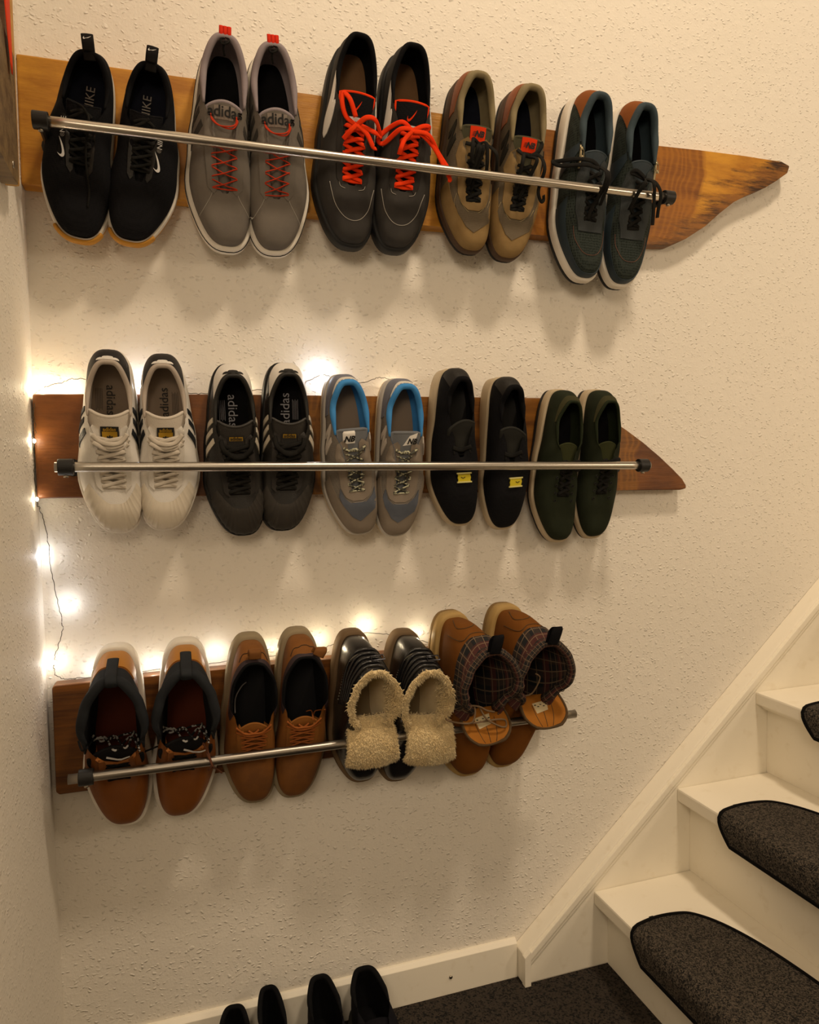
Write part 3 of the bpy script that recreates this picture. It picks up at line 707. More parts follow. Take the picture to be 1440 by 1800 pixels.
knit_runner((-.041, 1.4, -.008, 1.664), -1, 'black knit running shoe without a dangling lace, beside the grey suede shoes')

# ---- 2 grey suede skate shoes
GRY_SU = mat('grey_suede', '67615b', .9, 'suede', amt=.5, col2='726b63'); GRY_D = mat('charcoal_suede', '35322f', .9, 'suede', col2='3b3835')
LILAC = mat('mauve_grey_lining', '8d8388', .85, 'fabric', col2='958b8f'); RUST = mat('rust_red_lace', 'b83a20', .8, 'fabric'); RED_TAB = mat('red_webbing', 'd8331c', .8, 'fabric')
DK_STR = mat('dark_grey_stripe', '3c3936', .85, 'suede', col2='423f3b')
def skate_shoe(place, m, label):
    s = Shoe('skate_shoe', label, 'shoe', G1, place, m, W=1.04, sole=(.085, .075), spring=.022, op=(.035, .75), up=GRY_SU, solem=WHT_RUB, lin=LILAC, inm=BLK_IN, bead=.017, beadend=.45, toe=.085, flare=.005,
             ow=[(0, .095), (.2, .106), (.43, .095), (.58, .058), (.8, .042), (1, .038)], oz=[(0, .26), (.22, .225), (.5, .25), (.6, .24), (1, .155)])
    mb = MB(); n = 72; path = []
    for i in range(n):
        t = 2*PI*i/n; p = s.foot(t); c = Vector((s.cx(min(max(p.y/s.L, .12), .86)), min(max(p.y, .12*s.L), .86*s.L), p.z)); d = (p-c).normalized(); path.append(p+d*.0052+Vector((0, 0, -.0085)))
    mb.sweep(path, .0007, .0007, ns=5, closed=True); mb.build('sole_line', BLK_RUB, s.sole)
    s.tongue(GRY_SU, top=.345, w0=.04, w1=.078, arch=.03, ear=-.025, rise=.012, th=.02)
    s.tong.data.materials[0] = GRY_SU; s.tong.children[0].data.materials.clear(); s.tong.children[0].data.materials.append(LILAC)
    s.eyestay(GRY_SU, .74, .41, .040, .055)
    s.plan('tongue_label', [(-.05, .366), (.05, .366), (.045, .425), (-.045, .425)], mat('grey_label', '8a7f76', .8, 'fabric'), .001)
    s.text('label_print', 'adidas', .0215, -.004, .394, PRINT_K, off=.0024, bold=.0004)
    s.laces(RUST, 5, .73, .54, .066, flat=False, w=.0024, jitter=.012)
    s.strand([[(.062, .40, .001), (.06, .43, .004), (.03, .465, .012), (-.02, .468, .014), (-.055, .44, .006), (-.06, .405, .003)], [(.06, .42, .002), (.035, .455, .008), (-.01, .475, .012), (-.045, .462, .008), (-.065, .43, .002), (-.058, .41, .001)]], RUST, w=.0024, flat=False, name='lace_bow')
    p = s.open(0)
    mb = MB()
    for k in (-1, 0, 1): mb.sweep(spline([p+Vector((k*.0058, .004, .002)), p+Vector((k*.006, -.004, .005)), p+Vector((k*.006, -.013, .005))], 4), .0033, .0012, ns=6)
    tb = mb.build('heel_tab', RED_TAB, s.root)
    s.strand([[(0, .045, .002), (.02, .055, .004), (.015, .075, .003), (-.01, .07, .004), (-.02, .05, .003), (0, .042, .003)], [(.0, .06, .003), (.006, .085, -.004), (-.002, .105, -.012)]], BLK_LACE, w=.0032, flat=False, name='hang_cord', z=p.z)
    for side in (1, -1):
        for i in range(3):
            a = .36+i*.075; s.spanel('side_stripe', [(a, .12), (a+.035, .12), (a-.005+.03, .72), (a-.04+.03, .72)], side, DK_STR, off=.0009)
    for k in (-1, 1): s.stitch([(k*.06, .745), (k*.075, .78), (k*.11, .835), (k*.13, .86)], THREAD_W, .0004, tv=False)
    return s
skate_shoe((.09, 1.403, .1, 1.712), 1, 'grey suede shoe with red heel tab, the one beside the black knit runners')
skate_shoe((.187, 1.403, .173, 1.712), -1, 'grey suede shoe with red heel tab, beside the black shoes with bright orange laces')

# ---- 3 black shoes with orange laces and a white side flash
TAN_IN = mat('tan_insole', '6e5238', .8, 'suede', col2='785b40')
GRAPH = mat('worn_black_nubuck', '33302d', .85, 'worn', col2='282523', scale=20)
def court_shoe(place, m, label):
    s = Shoe('court_shoe', label, 'shoe', G1, place, m, W=1.0, sole=(.09, .07), spring=.03, op=(.04, .72), up=GRAPH, solem=BLK_RUB, lin=BLK_IN, inm=TAN_IN, bead=.013, beadend=.42, flare=.005,
             ow=[(0, .092), (.22, .102), (.42, .095), (.58, .068), (.78, .05), (1, .042)], oz=[(0, .27), (.25, .225), (.5, .25), (.6, .24), (1, .155)], toe=.09)
    s.tongue(BLK_KNIT, top=.32, w0=.045, w1=.085, arch=.03, ear=.0, rise=.02, th=.014)
    s.tong.children[0].data.materials.clear(); s.tong.children[0].data.materials.append(ORANGE); s.tong.children[0]['label'] = 'bright orange piping along the tongue edge'
    s.tong.children[0].name = 'tongue_piping'
    s.eyestay(BLK_NUB, .71, .40, .045, .045)
    s.text('tongue_logo', '', .01, .0, .385, ORANGE, off=.0015, shape=logo(SWOOSH, .022, .018, rot=.5))
    s.plan('tongue_label', [(-.035, .425), (.035, .425), (.035, .443), (-.035, .443)], PRINT_W, .0012)
    s.laces(ORANGE, 7, .70, .46, .056, w=.0038, t=.001, jitter=.006)
    z = .0
    if m > 0:
        s.strand([[(.0, .47, .008), (.055, .44, .012), (.08, .385, .010), (.075, .34, .008), (.045, .37, .012), (.01, .44, .013)],
                  [(-.0, .47, .010), (-.04, .44, .02), (-.09, .44, .02), (-.135, .475, .02), (-.10, .49, .02), (-.04, .475, .014), (0, .465, .01)],
                  [(.0, .47, .012), (.03, .50, .014), (.06, .535, .004)], [(-.0, .47, .012), (-.05, .505, .020), (-.085, .555, .016), (-.11, .545, .012)]], ORANGE, w=.0042, t=.0012)
    else:
        s.strand([[(.0, .46, .010), (.06, .43, .016), (.12, .45, .02), (.16, .50, .018), (.13, .515, .018), (.07, .47, .016), (0, .455, .012)],
                  [(.0, .46, .012), (-.05, .435, .016), (-.085, .43, .014), (-.06, .455, .014), (0, .47, .012)],
                  [(.0, .46, .013), (-.06, .48, .020), (-.13, .525, .026), (-.19, .60, .030), (-.225, .655, .030), (-.215, .66, .03)], [(.0, .46, .014), (.04, .51, .022), (.06, .56, .024), (.063, .585, .02)],
                  [(.0, .465, .013), (-.08, .475, .019), (-.16, .53, .026), (-.215, .60, .028)]], ORANGE, w=.0040, t=.0012)
    # white flash along both sides
    for side in (1, -1):
        A, B = .10, .52
        up = [(.005, .99), (.15, .94), (.30, .86), (.40, .76), (.425, .72), (.43, .83), (.45, .82), (.48, .72), (.515, .58), (.535, .44)]
        lo = [(.53, .32), (.50, .28), (.44, .36), (.36, .54), (.25, .73), (.12, .87), (.005, .955)]
        s.spanel('side_flash', up+lo, side, WHT_LEA, off=.0014, step=.05)
    s.stitch([(.115, .72), (.105, .765), (.085, .83), (.045, .88), (0, .895), (-.045, .88), (-.085, .83), (-.105, .765), (-.12, .72)], THREAD_W, .0005, tv=False)
    s.stitch([(.068, .715), (.06, .735), (.035, .74)], THREAD_W, .0005, tv=False); s.stitch([(-.068, .715), (-.06, .735), (-.035, .74)], THREAD_W, .0005, tv=False)
    return s
court_shoe((.296, 1.425, .315, 1.75), 1, 'black shoe with orange bow and full white side flash, next to the grey suede pair')
court_shoe((.397, 1.424, .407, 1.75), -1, 'black shoe whose orange lace ends hang down to the right over the rail')

# ---- 4 and 8 retro runners (olive, and grey with blue lining share one build)
TOEF = [(.105, .70), (.116, .75), (.10, .81), (.055, .885), (.01, .915), (-.03, .89), (-.06, .87), (-.10, .845), (-.122, .79), (-.118, .71), (-.095, .755), (-.05, .797), (.05, .797), (.085, .765)]
def retro_runner(place, m, label, group, P, W=1.0, bow=None):
    s = Shoe('retro_running_shoe', label, 'shoe', group, place, m, W=W, sole=(.10, .07), spring=.035, op=(.065, .73), up=P['side'], solem=P['sole'], outsole=P['out'], lin=P['lin'], inm=P['ins'], bead=.019, beadend=.46, flare=.003,
             ow=[(0, .094), (.2, .108), (.44, .10), (.6, .068), (.8, .044), (1, .038)], oz=[(0, .29), (.22, .245), (.45, .25), (.6, .245), (1, .165)], toe=.10, bulge=.02)
    s.tongue(P['tongue'], top=.35, w0=.045, w1=.085, arch=.025, ear=-.0, rise=.02, th=.022)
    # suede toe surround and heel counter, saddle
    s.panel('toe_guard', [(PI*.60, 0), (PI*1.40, 0)]+[(PI*(1.40-.8*i/16), .52+.12*math.cos((i/16-.5)*PI*2.0)) for i in range(17)], P['suede'], .0014)
    s.plan('eyestay', [(.035, .73), (.035, .43), (.055, .405), (.10, .43), (.115, .50), (.105, .60), (.10, .70), (.075, .76), (.035, .785), (-.035, .785), (-.075, .76), (-.10, .70), (-.105, .60), (-.115, .50), (-.10, .43), (-.055, .405), (-.035, .43), (-.035, .73)], P['stay'], .0016)
    s.panel('heel_counter', [(-s.T(.25), .05), (-s.T(.25), .45), (-s.T(.12), .62), (0, .66), (s.T(.12), .62), (s.T(.25), .45), (s.T(.25), .05)], P['heel'], .0012)
    s.panel('heel_patch', [(-s.T(.10), .70), (-s.T(.17), .97), (0, .97), (s.T(.17), .97), (s.T(.10), .70), (0, .64)], P['patch'], .0018)
    if P['k'] == 'grey':
        for i in range(7):
            t = -.42+.14*i; s.panel('heel_print', [(t-.045, .80), (t+.04, .80), (t+.05, .865), (t-.03, .865)], PRINT_G, .0022)
    for side in (1, -1):
        N = [(0, 0), (.28, 0), (.28, .55), (.72, 0), (1, 0), (1, 1), (.72, 1), (.72, .42), (.28, 1), (0, 1)]
        s.spanel('side_letter', [(.36+.14*a-.03*b, .30+.40*b) if side > 0 else (.36+.14*(1-a)-.03*b, .30+.40*b) for a, b in N], side, P['letter'], off=.0020, step=.05)
    s.plan('tongue_label', P['lab'], P['labm'], .0016)
    s.text('label_print', 'NB', .0125 if P['k'] == 'olive' else .013, P['lx'], P['ly'], PRINT_K, off=.0026, bold=.0006, shear=.35)
    V, F = [], []
    for i in range(4):
        y = -.0028+.0019*i; k = len(V); V += [(-.0125, y), (-.0062+.0008*i, y), (-.0062+.0008*i, y+.0008), (-.0125+.001*i, y+.0008)]; F.append((k, k+1, k+2, k+3))
    if P['k'] == 'olive': s.text('label_lines', '', .01, P['lx'], P['ly'], PRINT_K, off=.0026, shape=(V, F))
    s.laces(P['lace'], 6, .725, .49, .055, flat=P['flat'], w=.0034, jitter=.006)
    s.stitch([(.10, .68), (.085, .74), (.04, .79), (0, .796), (-.04, .79), (-.085, .74), (-.10, .68)], P['thr'], .0005, tv=False)
    if P['k'] == 'olive':
        s.plan('toe_fabric', TOEF, P['side'], .0026); s.stitch(TOEF+TOEF[:1], P['thr'], .0006, tv=False, sp=3)
    if bow: s.strand(bow, P['lace'], w=.0036, t=.0011)
    return s
OLV = dict(k='olive', side=mat('taupe_mesh', '5c5244', .9, 'mesh', col2='685d4d'), sole=mat('brown_midsole', '4a3626', .7), out=BLK_RUB, lin=mat('khaki_lining', '83775a', .85, 'fabric', col2='8f8366'), ins=NAVY_IN,
           tongue=mat('olive_tongue', '4a4837', .85, 'fabric'), suede=mat('camel_suede', '937950', .9, 'suede', amt=.5, col2='7f6641'), stay=mat('camel_suede_saddle', '8c7450', .9, 'suede', col2='806945'), heel=mat('rust_leather', '8a4a22', .6, 'leather'),
           patch=mat('khaki_patch', '857657', .85, 'suede'), letter=mat('dark_olive_letter', '26231b', .8), lab=[(-.048, .352), (.048, .352), (.046, .425), (-.046, .425)], labm=mat('orange_red_label', 'e03a12', .8, 'fabric'), lx=-.005, ly=.392,
           lace=BLK_LACE, flat=True, thr=mat('khaki_thread', 'a89872', .8))
retro_runner((.523, 1.434, .527, 1.730), 1, 'olive tan runner with orange-red tongue label, the one beside the orange-laced shoes', G1, OLV,
             W=1.0, bow=[[(0, .45, .01), (.045, .44, .02), (.07, .50, .034), (.065, .56, .03), (.04, .56, .03), (.035, .50, .034), (0, .455, .016)], [(0, .45, .012), (-.02, .47, .03), (-.035, .55, .032), (-.05, .60, .02), (-.09, .62, .022), (-.12, .59, .022), (-.08, .52, .034), (-.04, .46, .02)],
                         [(0, .45, .01), (.02, .50, .034), (.03, .56, .03), (.04, .66, .006)], [(0, .45, .01), (-.0, .50, .032), (.01, .58, .02), (.015, .68, .005)], [(.07, .44, .004), (0, .455, .008), (-.07, .44, .004)]])
retro_runner((.613, 1.426, .631, 1.724), -1, 'olive tan runner with orange-red tongue label, the one beside the dark blue pair', G1, OLV,
             W=1.0, bow=[[(0, .46, .012), (-.05, .46, .024), (-.075, .54, .034), (-.085, .63, .02), (-.12, .68, .02), (-.15, .66, .02), (-.14, .64, .02)], [(0, .46, .012), (-.02, .50, .034), (-.01, .58, .024), (.0, .68, .006)], [(0, .46, .012), (.05, .47, .026), (.07, .53, .034), (.055, .60, .02), (.04, .66, .006)],
                         [(0, .46, .012), (-.045, .43, .014), (-.075, .38, .008), (-.07, .36, .006)], [(.07, .42, .004), (.03, .45, .008), (0, .455, .009), (-.06, .44, .004)]])

# ---- 5 dark teal-blue runners with a zip and a brown heel
TEAL = mat('dark_teal_leather', '232f37', .6, 'worn', amt=.4, col2='2c3b44', scale=16); TMESH = mat('dark_green_mesh', '181d1c', .85, 'mesh', amt=.8, col2='343b37', scale=300)
BRN = mat('brown_nubuck', '8a5128', .75, 'suede', col2='7c4822'); CRIMP = mat('brass_zip', '9a8d70', .4, metal=.8)
def zip_runner(place, m, label):
    s = Shoe('zip_running_shoe', label, 'shoe', G1, place, m, W=.93, sole=(.115, .075), spring=.035, op=(.07, .70), up=TMESH, solem=WHT_RUB, outsole=BLK_RUB, lin=mat('petrol_lining', '2f3d45', .8, 'leather', col2='394952'), inm=BLK_IN, bead=.02, beadend=.46, flare=.006,
             ow=[(0, .088), (.22, .098), (.42, .088), (.58, .055), (.75, .036), (1, .03)], oz=[(0, .285), (.22, .25), (.45, .255), (.6, .25), (1, .18)], toe=.10, bulge=.025)
    s.tongue(TEAL, top=.36, w0=.04, w1=.07, arch=.025, ear=-.01, rise=.01, th=.014)
    s.panel('toe_guard', [(PI*.58, 0), (PI*1.42, 0)]+[(PI*(1.42-.84*i/16), .20+.22*abs(i/8-1)**2) for i in range(17)], TEAL, .0014)
    s.plan('eyestay', [(.03, .70), (.03, .42), (.05, .395), (.085, .42), (.10, .5), (.095, .66), (.08, .72), (.075, .765), (-.075, .765), (-.08, .72), (-.095, .66), (-.10, .5), (-.085, .42), (-.05, .395), (-.03, .42), (-.03, .70)], mat('dark_slate_leather', '24292b', .65, 'leather', col2='2c3234'), .0016)
    s.panel('heel_patch', [(-s.T(.06), .12), (-s.T(.20), .80), (0, .93), (s.T(.20), .80), (s.T(.06), .12)], BRN, .0014)
    s.panel('collar_band', [(-s.T(.36), .80), (-s.T(.2), .86), (0, .94), (s.T(.2), .86), (s.T(.36), .80), (s.T(.38), .99), (0, .99), (-s.T(.38), .99)], TEAL, .0022)
    s.panel('side_band', [(s.T(.33), .05), (s.T(.46), .05), (s.T(.42), .80), (s.T(.36), .80)], TEAL, .0012); s.panel('side_band', [(-s.T(.33), .05), (-s.T(.46), .05), (-s.T(.42), .80), (-s.T(.36), .80)], TEAL, .0012)
    s.laces(BLK_LACE, 6, .70, .46, .05, w=.0036, jitter=.01)
    # zip with its puller
    zx = .092 if m > 0 else -.094
    mb = MB(); a = s.ray(zx*s.L, .345*s.L); b = s.ray(zx*s.L, .44*s.L)
    mb.sweep([s.ray(zx*s.L, (.33+.12*i/8)*s.L)+Vector((0, 0, .0022)) for i in range(9)], .0028, .0012, ns=6); zp = mb.build('zip', CRIMP, s.root)
    mb = MB(); c = s.ray(zx*s.L, .345*s.L)+Vector((0, 0, .005)); mb.sweep([c, c+Vector((0, .006, .001))], .003, .0015, ns=8); d = c+Vector((0, .006, .002))
    mb.sweep([d+Vector(q) for q in ((-.0028, 0, 0), (.0028, 0, 0), (.0028, .016, -.0), (-.0028, .016, -.0))], .0008, .0008, closed=True, ns=5); mb.sweep([d+Vector((0, .010, 0)), d+Vector((0, .016, 0))], .002, .0008, ns=6); mb.build('zip_puller', CRIMP, zp)
    if m > 0:
        s.strand([[(-.01, .45, .01), (.05, .43, .018), (.12, .41, .018), (.20, .41, .012), (.23, .42, .012), (.18, .435, .016), (.08, .45, .018), (0, .46, .014)], [(-.01, .45, .012), (-.015, .50, .034), (-.015, .56, .034), (-.0, .64, .012), (.015, .70, .004)], [(-.01, .45, .012), (-.035, .5, .034), (-.03, .57, .03), (-.04, .63, .01)]], BLK_LACE, w=.004, t=.0012)
    else:
        s.strand([[(0, .46, .01), (-.04, .49, .030), (-.075, .55, .034), (-.09, .62, .03), (-.10, .66, .028)], [(0, .46, .01), (.03, .50, .034), (.06, .55, .03), (.06, .62, .008)], [(0, .46, .012), (-.02, .5, .034), (-.045, .58, .03), (-.07, .66, .026), (-.08, .70, .024)],
                  [(0, .46, .01), (.05, .44, .01), (.075, .43, .008), (.05, .42, .01), (0, .455, .012)]], BLK_LACE, w=.004, t=.0012)
    s.stitch([(.10, .74), (.09, .81), (.05, .875), (0, .89), (-.05, .875), (-.09, .81), (-.10, .74)], mat('rust_thread', '6e4a3c', .8), .0005, tv=False)
    return s
zip_runner((.755, 1.401, .763, 1.730), 1, 'dark blue zip running shoe with wide white midsole, beside the olive tan runners')
zip_runner((.858, 1.395, .862, 1.725), -1, 'dark blue zip running shoe nearest the right end of the top rail')

# ---- 6, 7 shell-toe trainers
GOLD = mat('gold_print', 'b58f2c', .35, metal=.6)
def trefoil(sz):
    out = []
    for a in (-.62, 0, .62):
        P = []
        for i in range(14):
            q = 2*PI*i/14; x = .17*math.sin(q)*(1+.25*math.cos(q)); y = .42+.40*math.cos(q)
            P.append(((x*math.cos(a)+y*math.sin(a))*sz, (-x*math.sin(a)+y*math.cos(a))*sz))
        out.append(P)
    return out
def shell_toe(place, m, label, P, right_print):
    s = Shoe('shell_toe_trainer', label, 'shoe', G2, place, m, W=1.08, sole=(.085, .075), spring=.02, op=(.085, .76), up=P['up'], solem=P['sole'], lin=P['lin'], inm=P['ins'], bead=.014, beadend=.42, flare=.004,
             ow=[(0, .092), (.22, .106), (.44, .10), (.6, .07), (.78, .052), (1, .044)], oz=[(0, .275), (.22, .23), (.46, .25), (.6, .24), (1, .155)], toe=.10, bulge=.03)
    s.tongue(P['tongue'], top=.375, w0=.05, w1=.10, arch=.03, ear=.045, rise=.015, th=.02)
    s.eyestay(P['stay'], .755, .42, .045, .055, .0016)
    rib = lambda t, v: .0007*max(0, math.cos((t-PI)*34))*smooth01(.36, .12, v)+.0016*smooth01(.5, .36, v)
    a, b = PI*.70, PI*1.30; nT, nV = 100, 12; V, F = [], []
    for i in range(nV+1):
        for j in range(nT+1):
            t = a+(b-a)*j/nT; vm = .74-.22*abs(2*j/nT-1)**2; v = vm*i/nV
            V.append(s.S(t, v)+s.N(t, v)*((.0006 if i in (nV,) else .0016)+.0010*max(0, math.cos((t-PI)*44))*(1-smooth01(.5, .9, i/nV)*.6)))
    for i in range(nV):
        for j in range(nT): q = i*(nT+1)+j; F.append((q, q+1, q+nT+2, q+nT+1))
    o = mesh('shell_toe_cap', V, F, P['toe'], s.root); o['label'] = P['toelab']
    hp = s.panel('heel_patch', [(-s.T(.075), .40), (-s.T(.16), .70), (-s.T(.24), .93), (-s.T(.22), .99), (0, .99), (s.T(.22), .99), (s.T(.24), .93), (s.T(.16), .70), (s.T(.075), .40), (0, .34)], P['patch'], .0018)
    # emblem: three leaves on the heel patch
    V, F = [], []
    for Pp in trefoil(.5):
        k = len(V); pts = []
        for (x, y) in Pp: t, v = x*1.1, .92-y*.42; p = s.S(t, v)+s.N(t, v)*.0026; V.append(p)
        F.append(tuple(range(k, k+len(Pp))))
    mesh('heel_emblem', V, F, P['pr'], hp, False)
    for side in (1, -1):
        for i in range(3):
            c = .355+i*.075; s.spanel('side_stripe', [(c, .06), (c+.036, .06), (c+.012, .74), (c-.024, .74)], side, P['stripe'], off=.0015)
    l = [(-.05, .405), (.05, .405), (.05, .50), (-.05, .50)]
    tl = s.plan('tongue_label', [(-.046, .425), (.046, .425), (.046, .505), (-.046, .505)], P['lab1'], .0014)
    s.plan('tongue_label_gold', [(-.038, .452), (.038, .452), (.038, .496), (-.038, .496)] if P['k'] == 'white' else [(-.038, .43), (.038, .43), (.038, .452), (-.038, .452)], GOLD, .0019)
    s.text('label_print', 'adidas', .0075, 0, .441, GOLD if P['k'] == 'white' else PRINT_K, off=.0025, bold=.0002)
    if P['k'] == 'white':
        V, F = [], []
        for Pp in trefoil(.0085): k = len(V); V += [(x, y-.004) for x, y in Pp]; F.append(tuple(range(k, k+len(Pp))))
        s.text('label_emblem', '', .01, 0, .482, PRINT_K, off=.0025, shape=(V, F))
    s.laces(P['lace'], 8, .75, .48, .064, flat=True, w=.0036, t=.0012, jitter=.004, g1=.075)
    if P['k'] == 'white':
        s.strand([[(.088, .47, .003), (.05, .505, .006), (0, .52, .009), (-.05, .51, .006), (-.09, .465, .003)], [(.092, .49, .003), (.05, .528, .006), (0, .538, .008), (-.06, .52, .006), (-.094, .49, .003)], [(.085, .51, .003), (.02, .545, .008), (-.05, .54, .006), (-.09, .515, .003)]], P['lace'], w=.0036, t=.0012)
    else:
        s.strand([[(.085, .44, .003), (.075, .50, .005), (.03, .535, .008), (-.03, .54, .008), (-.08, .50, .005), (-.088, .44, .003)], [(.085, .50, .003), (.0, .55, .010), (-.09, .51, .003)]], P['lace'], w=.0040, t=.0014)
    z = s.ztop(0)+.0058
    s.text('insole_print', 'adidas', .022 if P['k'] == 'black' else .019, .0, .27, P['inp'], rot=PI/2 if right_print else -PI/2, z=z)
    V, F = [], []
    for i in range(5): k = len(V); V += [(-.018, -.0125-.0022*i), (.016-.002*(i % 2), -.0125-.0022*i), (.016-.002*(i % 2), -.0120-.0022*i), (-.018, -.0120-.0022*i)]; F.append((k, k+1, k+2, k+3))
    s.text('insole_lines', '', .01, .0, .27, P['inp'], rot=PI/2 if right_print else -PI/2, z=z, shape=(V, F))
    return s
WS = dict(k='white', up=WHT_LEA, sole=WHT_RUB, lin=mat('greige_lining', 'b3a79c', .8, 'leather', amt=.2, col2='bcb0a5'), ins=mat('greige_insole', '8f8072', .8, 'suede'), tongue=mat('white_tongue', 'c9c0b4', .55, 'leather', col2='d2c9bd'), stay=mat('white_leather_stay', 'd5d0c8', .5, 'leather', col2='dbd6ce'),
          toe=mat('ivory_rubber', 'cbc2b2', .55, 'suede', amt=.1, col2='d5ccbd'), toelab='ribbed ivory rubber toe cap', patch=mat('black_patch', '1d1c1e', .5, 'leather'), pr=WHT_LEA, stripe=mat('black_stripe', '1d2228', .45, 'leather'), lab1=PRINT_K, lace=mat('white_lace', 'c9c0b3', .85, 'fabric', amt=.4, col2='d2c9bc'), inp=PRINT_K)
BS = dict(k='black', up=BLK_LEA, sole=BLK_RUB, lin=mat('black_smooth_lining', '1b1a19', .55, 'leather'), ins=BLK_IN, tongue=mat('black_tongue', '24211e', .45, 'leather', col2='2b2825'), stay=mat('black_leather_stay', '262321', .5, 'leather'),
          toe=mat('black_rubber_cap', '33302c', .6, 'suede', amt=.1, col2='393531'), toelab='ribbed dark rubber toe cap', patch=WHT_LEA, pr=PRINT_K, stripe=mat('cream_stripe', 'cfc6b6', .5, 'leather'), lab1=mat('dark_label', '191817', .5), lace=mat('black_flat_lace', '1b1a18', .8, 'fabric'), inp=mat('silver_print', '9c9ca4', .5))
shell_toe((-.087, .944, -.084, 1.222), 1, 'white trainer with ribbed toe cap and black stripes, the one nearest the left wall', WS, False)
shell_toe((-.001, .946, -.006, 1.219), -1, 'white trainer with ribbed toe cap, the one beside the black white-striped pair', WS, True)
shell_toe((.107, .932, .1, 1.207), 1, 'black trainer with white stripes and white heel, the one beside the white trainers', BS, False)
shell_toe((.19, .938, .189, 1.212), -1, 'black trainer with white stripes and white heel, beside the blue-lined grey shoes', BS, True)

# ---- 8 grey runners with blue lining
SUE = mat('beige_grey_suede', '857a6d', .9, 'suede', amt=.4, col2='7d7266')
GRB = dict(k='grey', side=mat('warm_grey_mesh', '6f6860', .85, 'mesh', col2='7b746c'), sole=mat('grey_white_midsole', 'b9b3aa', .6), out=mat('cream_outsole', 'c2ac86', .6), lin=mat('bright_blue_lining', '3f86c9', .8, 'fabric', amt=.3, col2='4a92d4'), ins=mat('greige_sockliner', '8b7b6b', .8, 'suede'),
           tongue=mat('slate_tongue', '6c6f74', .8, 'fabric', col2='73767b'), suede=SUE, stay=mat('beige_grey_saddle', '81766a', .9, 'suede'), heel=mat('grey_heel', '6f7280', .7, 'leather'), patch=mat('pale_heel_patch', 'd3cec4', .5, 'leather'), letter=mat('pale_letter', 'c3bab0', .6),
           lab=[(-.052, .352), (.03, .352), (.028, .43), (-.048, .43)], labm=WHT_LEA, lx=-.01, ly=.405, lace=mat('flecked_lace', '4b4a42', .85, 'speckle', col2='b5b49a'), flat=False, thr=mat('grey_thread', '9b9186', .8))
MF = mat('slate_toe_fabric', '565b66', .85, 'fabric', amt=.4, col2='5d626d')
for pl, m_, lb in (((.311, .925, .286, 1.196), 1, 'grey runner with bright blue lining, the one beside the black white-heeled pair'), ((.391, .92, .39, 1.192), -1, 'grey runner with bright blue lining, the one beside the plain black knit pair')):
    g = dict(GRB)
    if m_ > 0: g['lab'] = [(-.015, .345), (.062, .345), (.062, .43), (-.010, .43)]; g['lx'] = .026
    else: g['lab'] = [(-.075, .35), (-.02, .37), (.02, .43), (-.055, .42)]; g['lx'] = -.035
    s = retro_runner(pl, m_, lb, G2, g, W=1.05)
    s.plan('toe_fabric', TOEF, MF, .0026)
    s.strand([[(.06, .455, .002), (.03, .475, .006), (0, .47, .009), (-.035, .478, .007), (-.075, .45, .003)], [(.012, .467, .008), (.0, .475, .011), (-.012, .467, .008)]], g['lace'], w=.005, flat=False)

# ---- 9 plain black knit pair with a yellow badge
YEL = mat('yellow_badge', 'c9b823', .6); BEI = mat('beige_midsole', 'b9a88c', .6)
def badge_runner(place, m, label):
    s = Shoe('knit_trainer', label, 'shoe', G2, place, m, W=1.02, sole=(.12, .06), spring=.03, op=(.08, .56), up=BLK_KNIT, solem=BEI, lin=BLK_IN, inm=BLK_RUB, bead=.018, beadend=.44, flare=.003,
             ow=[(0, .07), (.22, .082), (.42, .08), (.6, .07), (.8, .05), (1, .03)], oz=[(0, .30), (.22, .25), (.45, .25), (.65, .25), (1, .215)], toe=.10, bulge=.03)
    s.tongue(mat('charcoal_neoprene', '262624', .75, 'suede', col2='2c2c29'), top=.34, bot=.52, w0=.06, w1=.082, arch=.02, ear=-.03, rise=.015, th=.02, tilt=.02*m)
    x = -.01 if m > 0 else -.03; y = .69
    b = s.plan('yellow_badge', [(x-.045, y-.028), (x-.04, y-.018), (x-.045, y), (x-.04, y+.018), (x-.045, y+.028), (x+.045, y+.028), (x+.042, y+.012), (x+.046, y), (x+.042, y-.012), (x+.045, y-.028)], YEL, .0022)
    for k in (-1, 1): s.plan('badge_edge', [(x-.05, y+k*.028-.004), (x+.05, y+k*.028-.004), (x+.05, y+k*.028+.005), (x-.05, y+k*.028+.005)], mat('pale_yellow_edge', 'd8d08a', .6), .003)
    mb = MB(); mb.sweep([s.ray(x*s.L+q*.004, y*s.L+.001*math.cos(q*3))+Vector((0, 0, .0027)) for q in (-1, -.5, 0, .5, 1)], .0006, .0004, ns=5); mb.build('badge_mark', PRINT_K, s.root)
    s.panel('heel_patch', [(-s.T(.05), .25), (-s.T(.12), .90), (0, .97), (s.T(.12), .90), (s.T(.05), .25)], mat('black_heel_patch', '1e1c1a', .6, 'leather'), .0012)
    s.strand([[(.06, .50, .001), (.0, .515, .003), (-.065, .495, .001)], [(.055, .53, .001), (-.01, .54, .002), (-.06, .525, .001)]], BLK_LACE, w=.004)
    return s
badge_runner((.502, .934, .491, 1.212), 1, 'plain black knit trainer with yellow badge, the one beside the blue-lined grey shoes')
badge_runner((.607, .925, .592, 1.200), -1, 'plain black knit trainer with a yellow badge, the one beside the dark green pair')

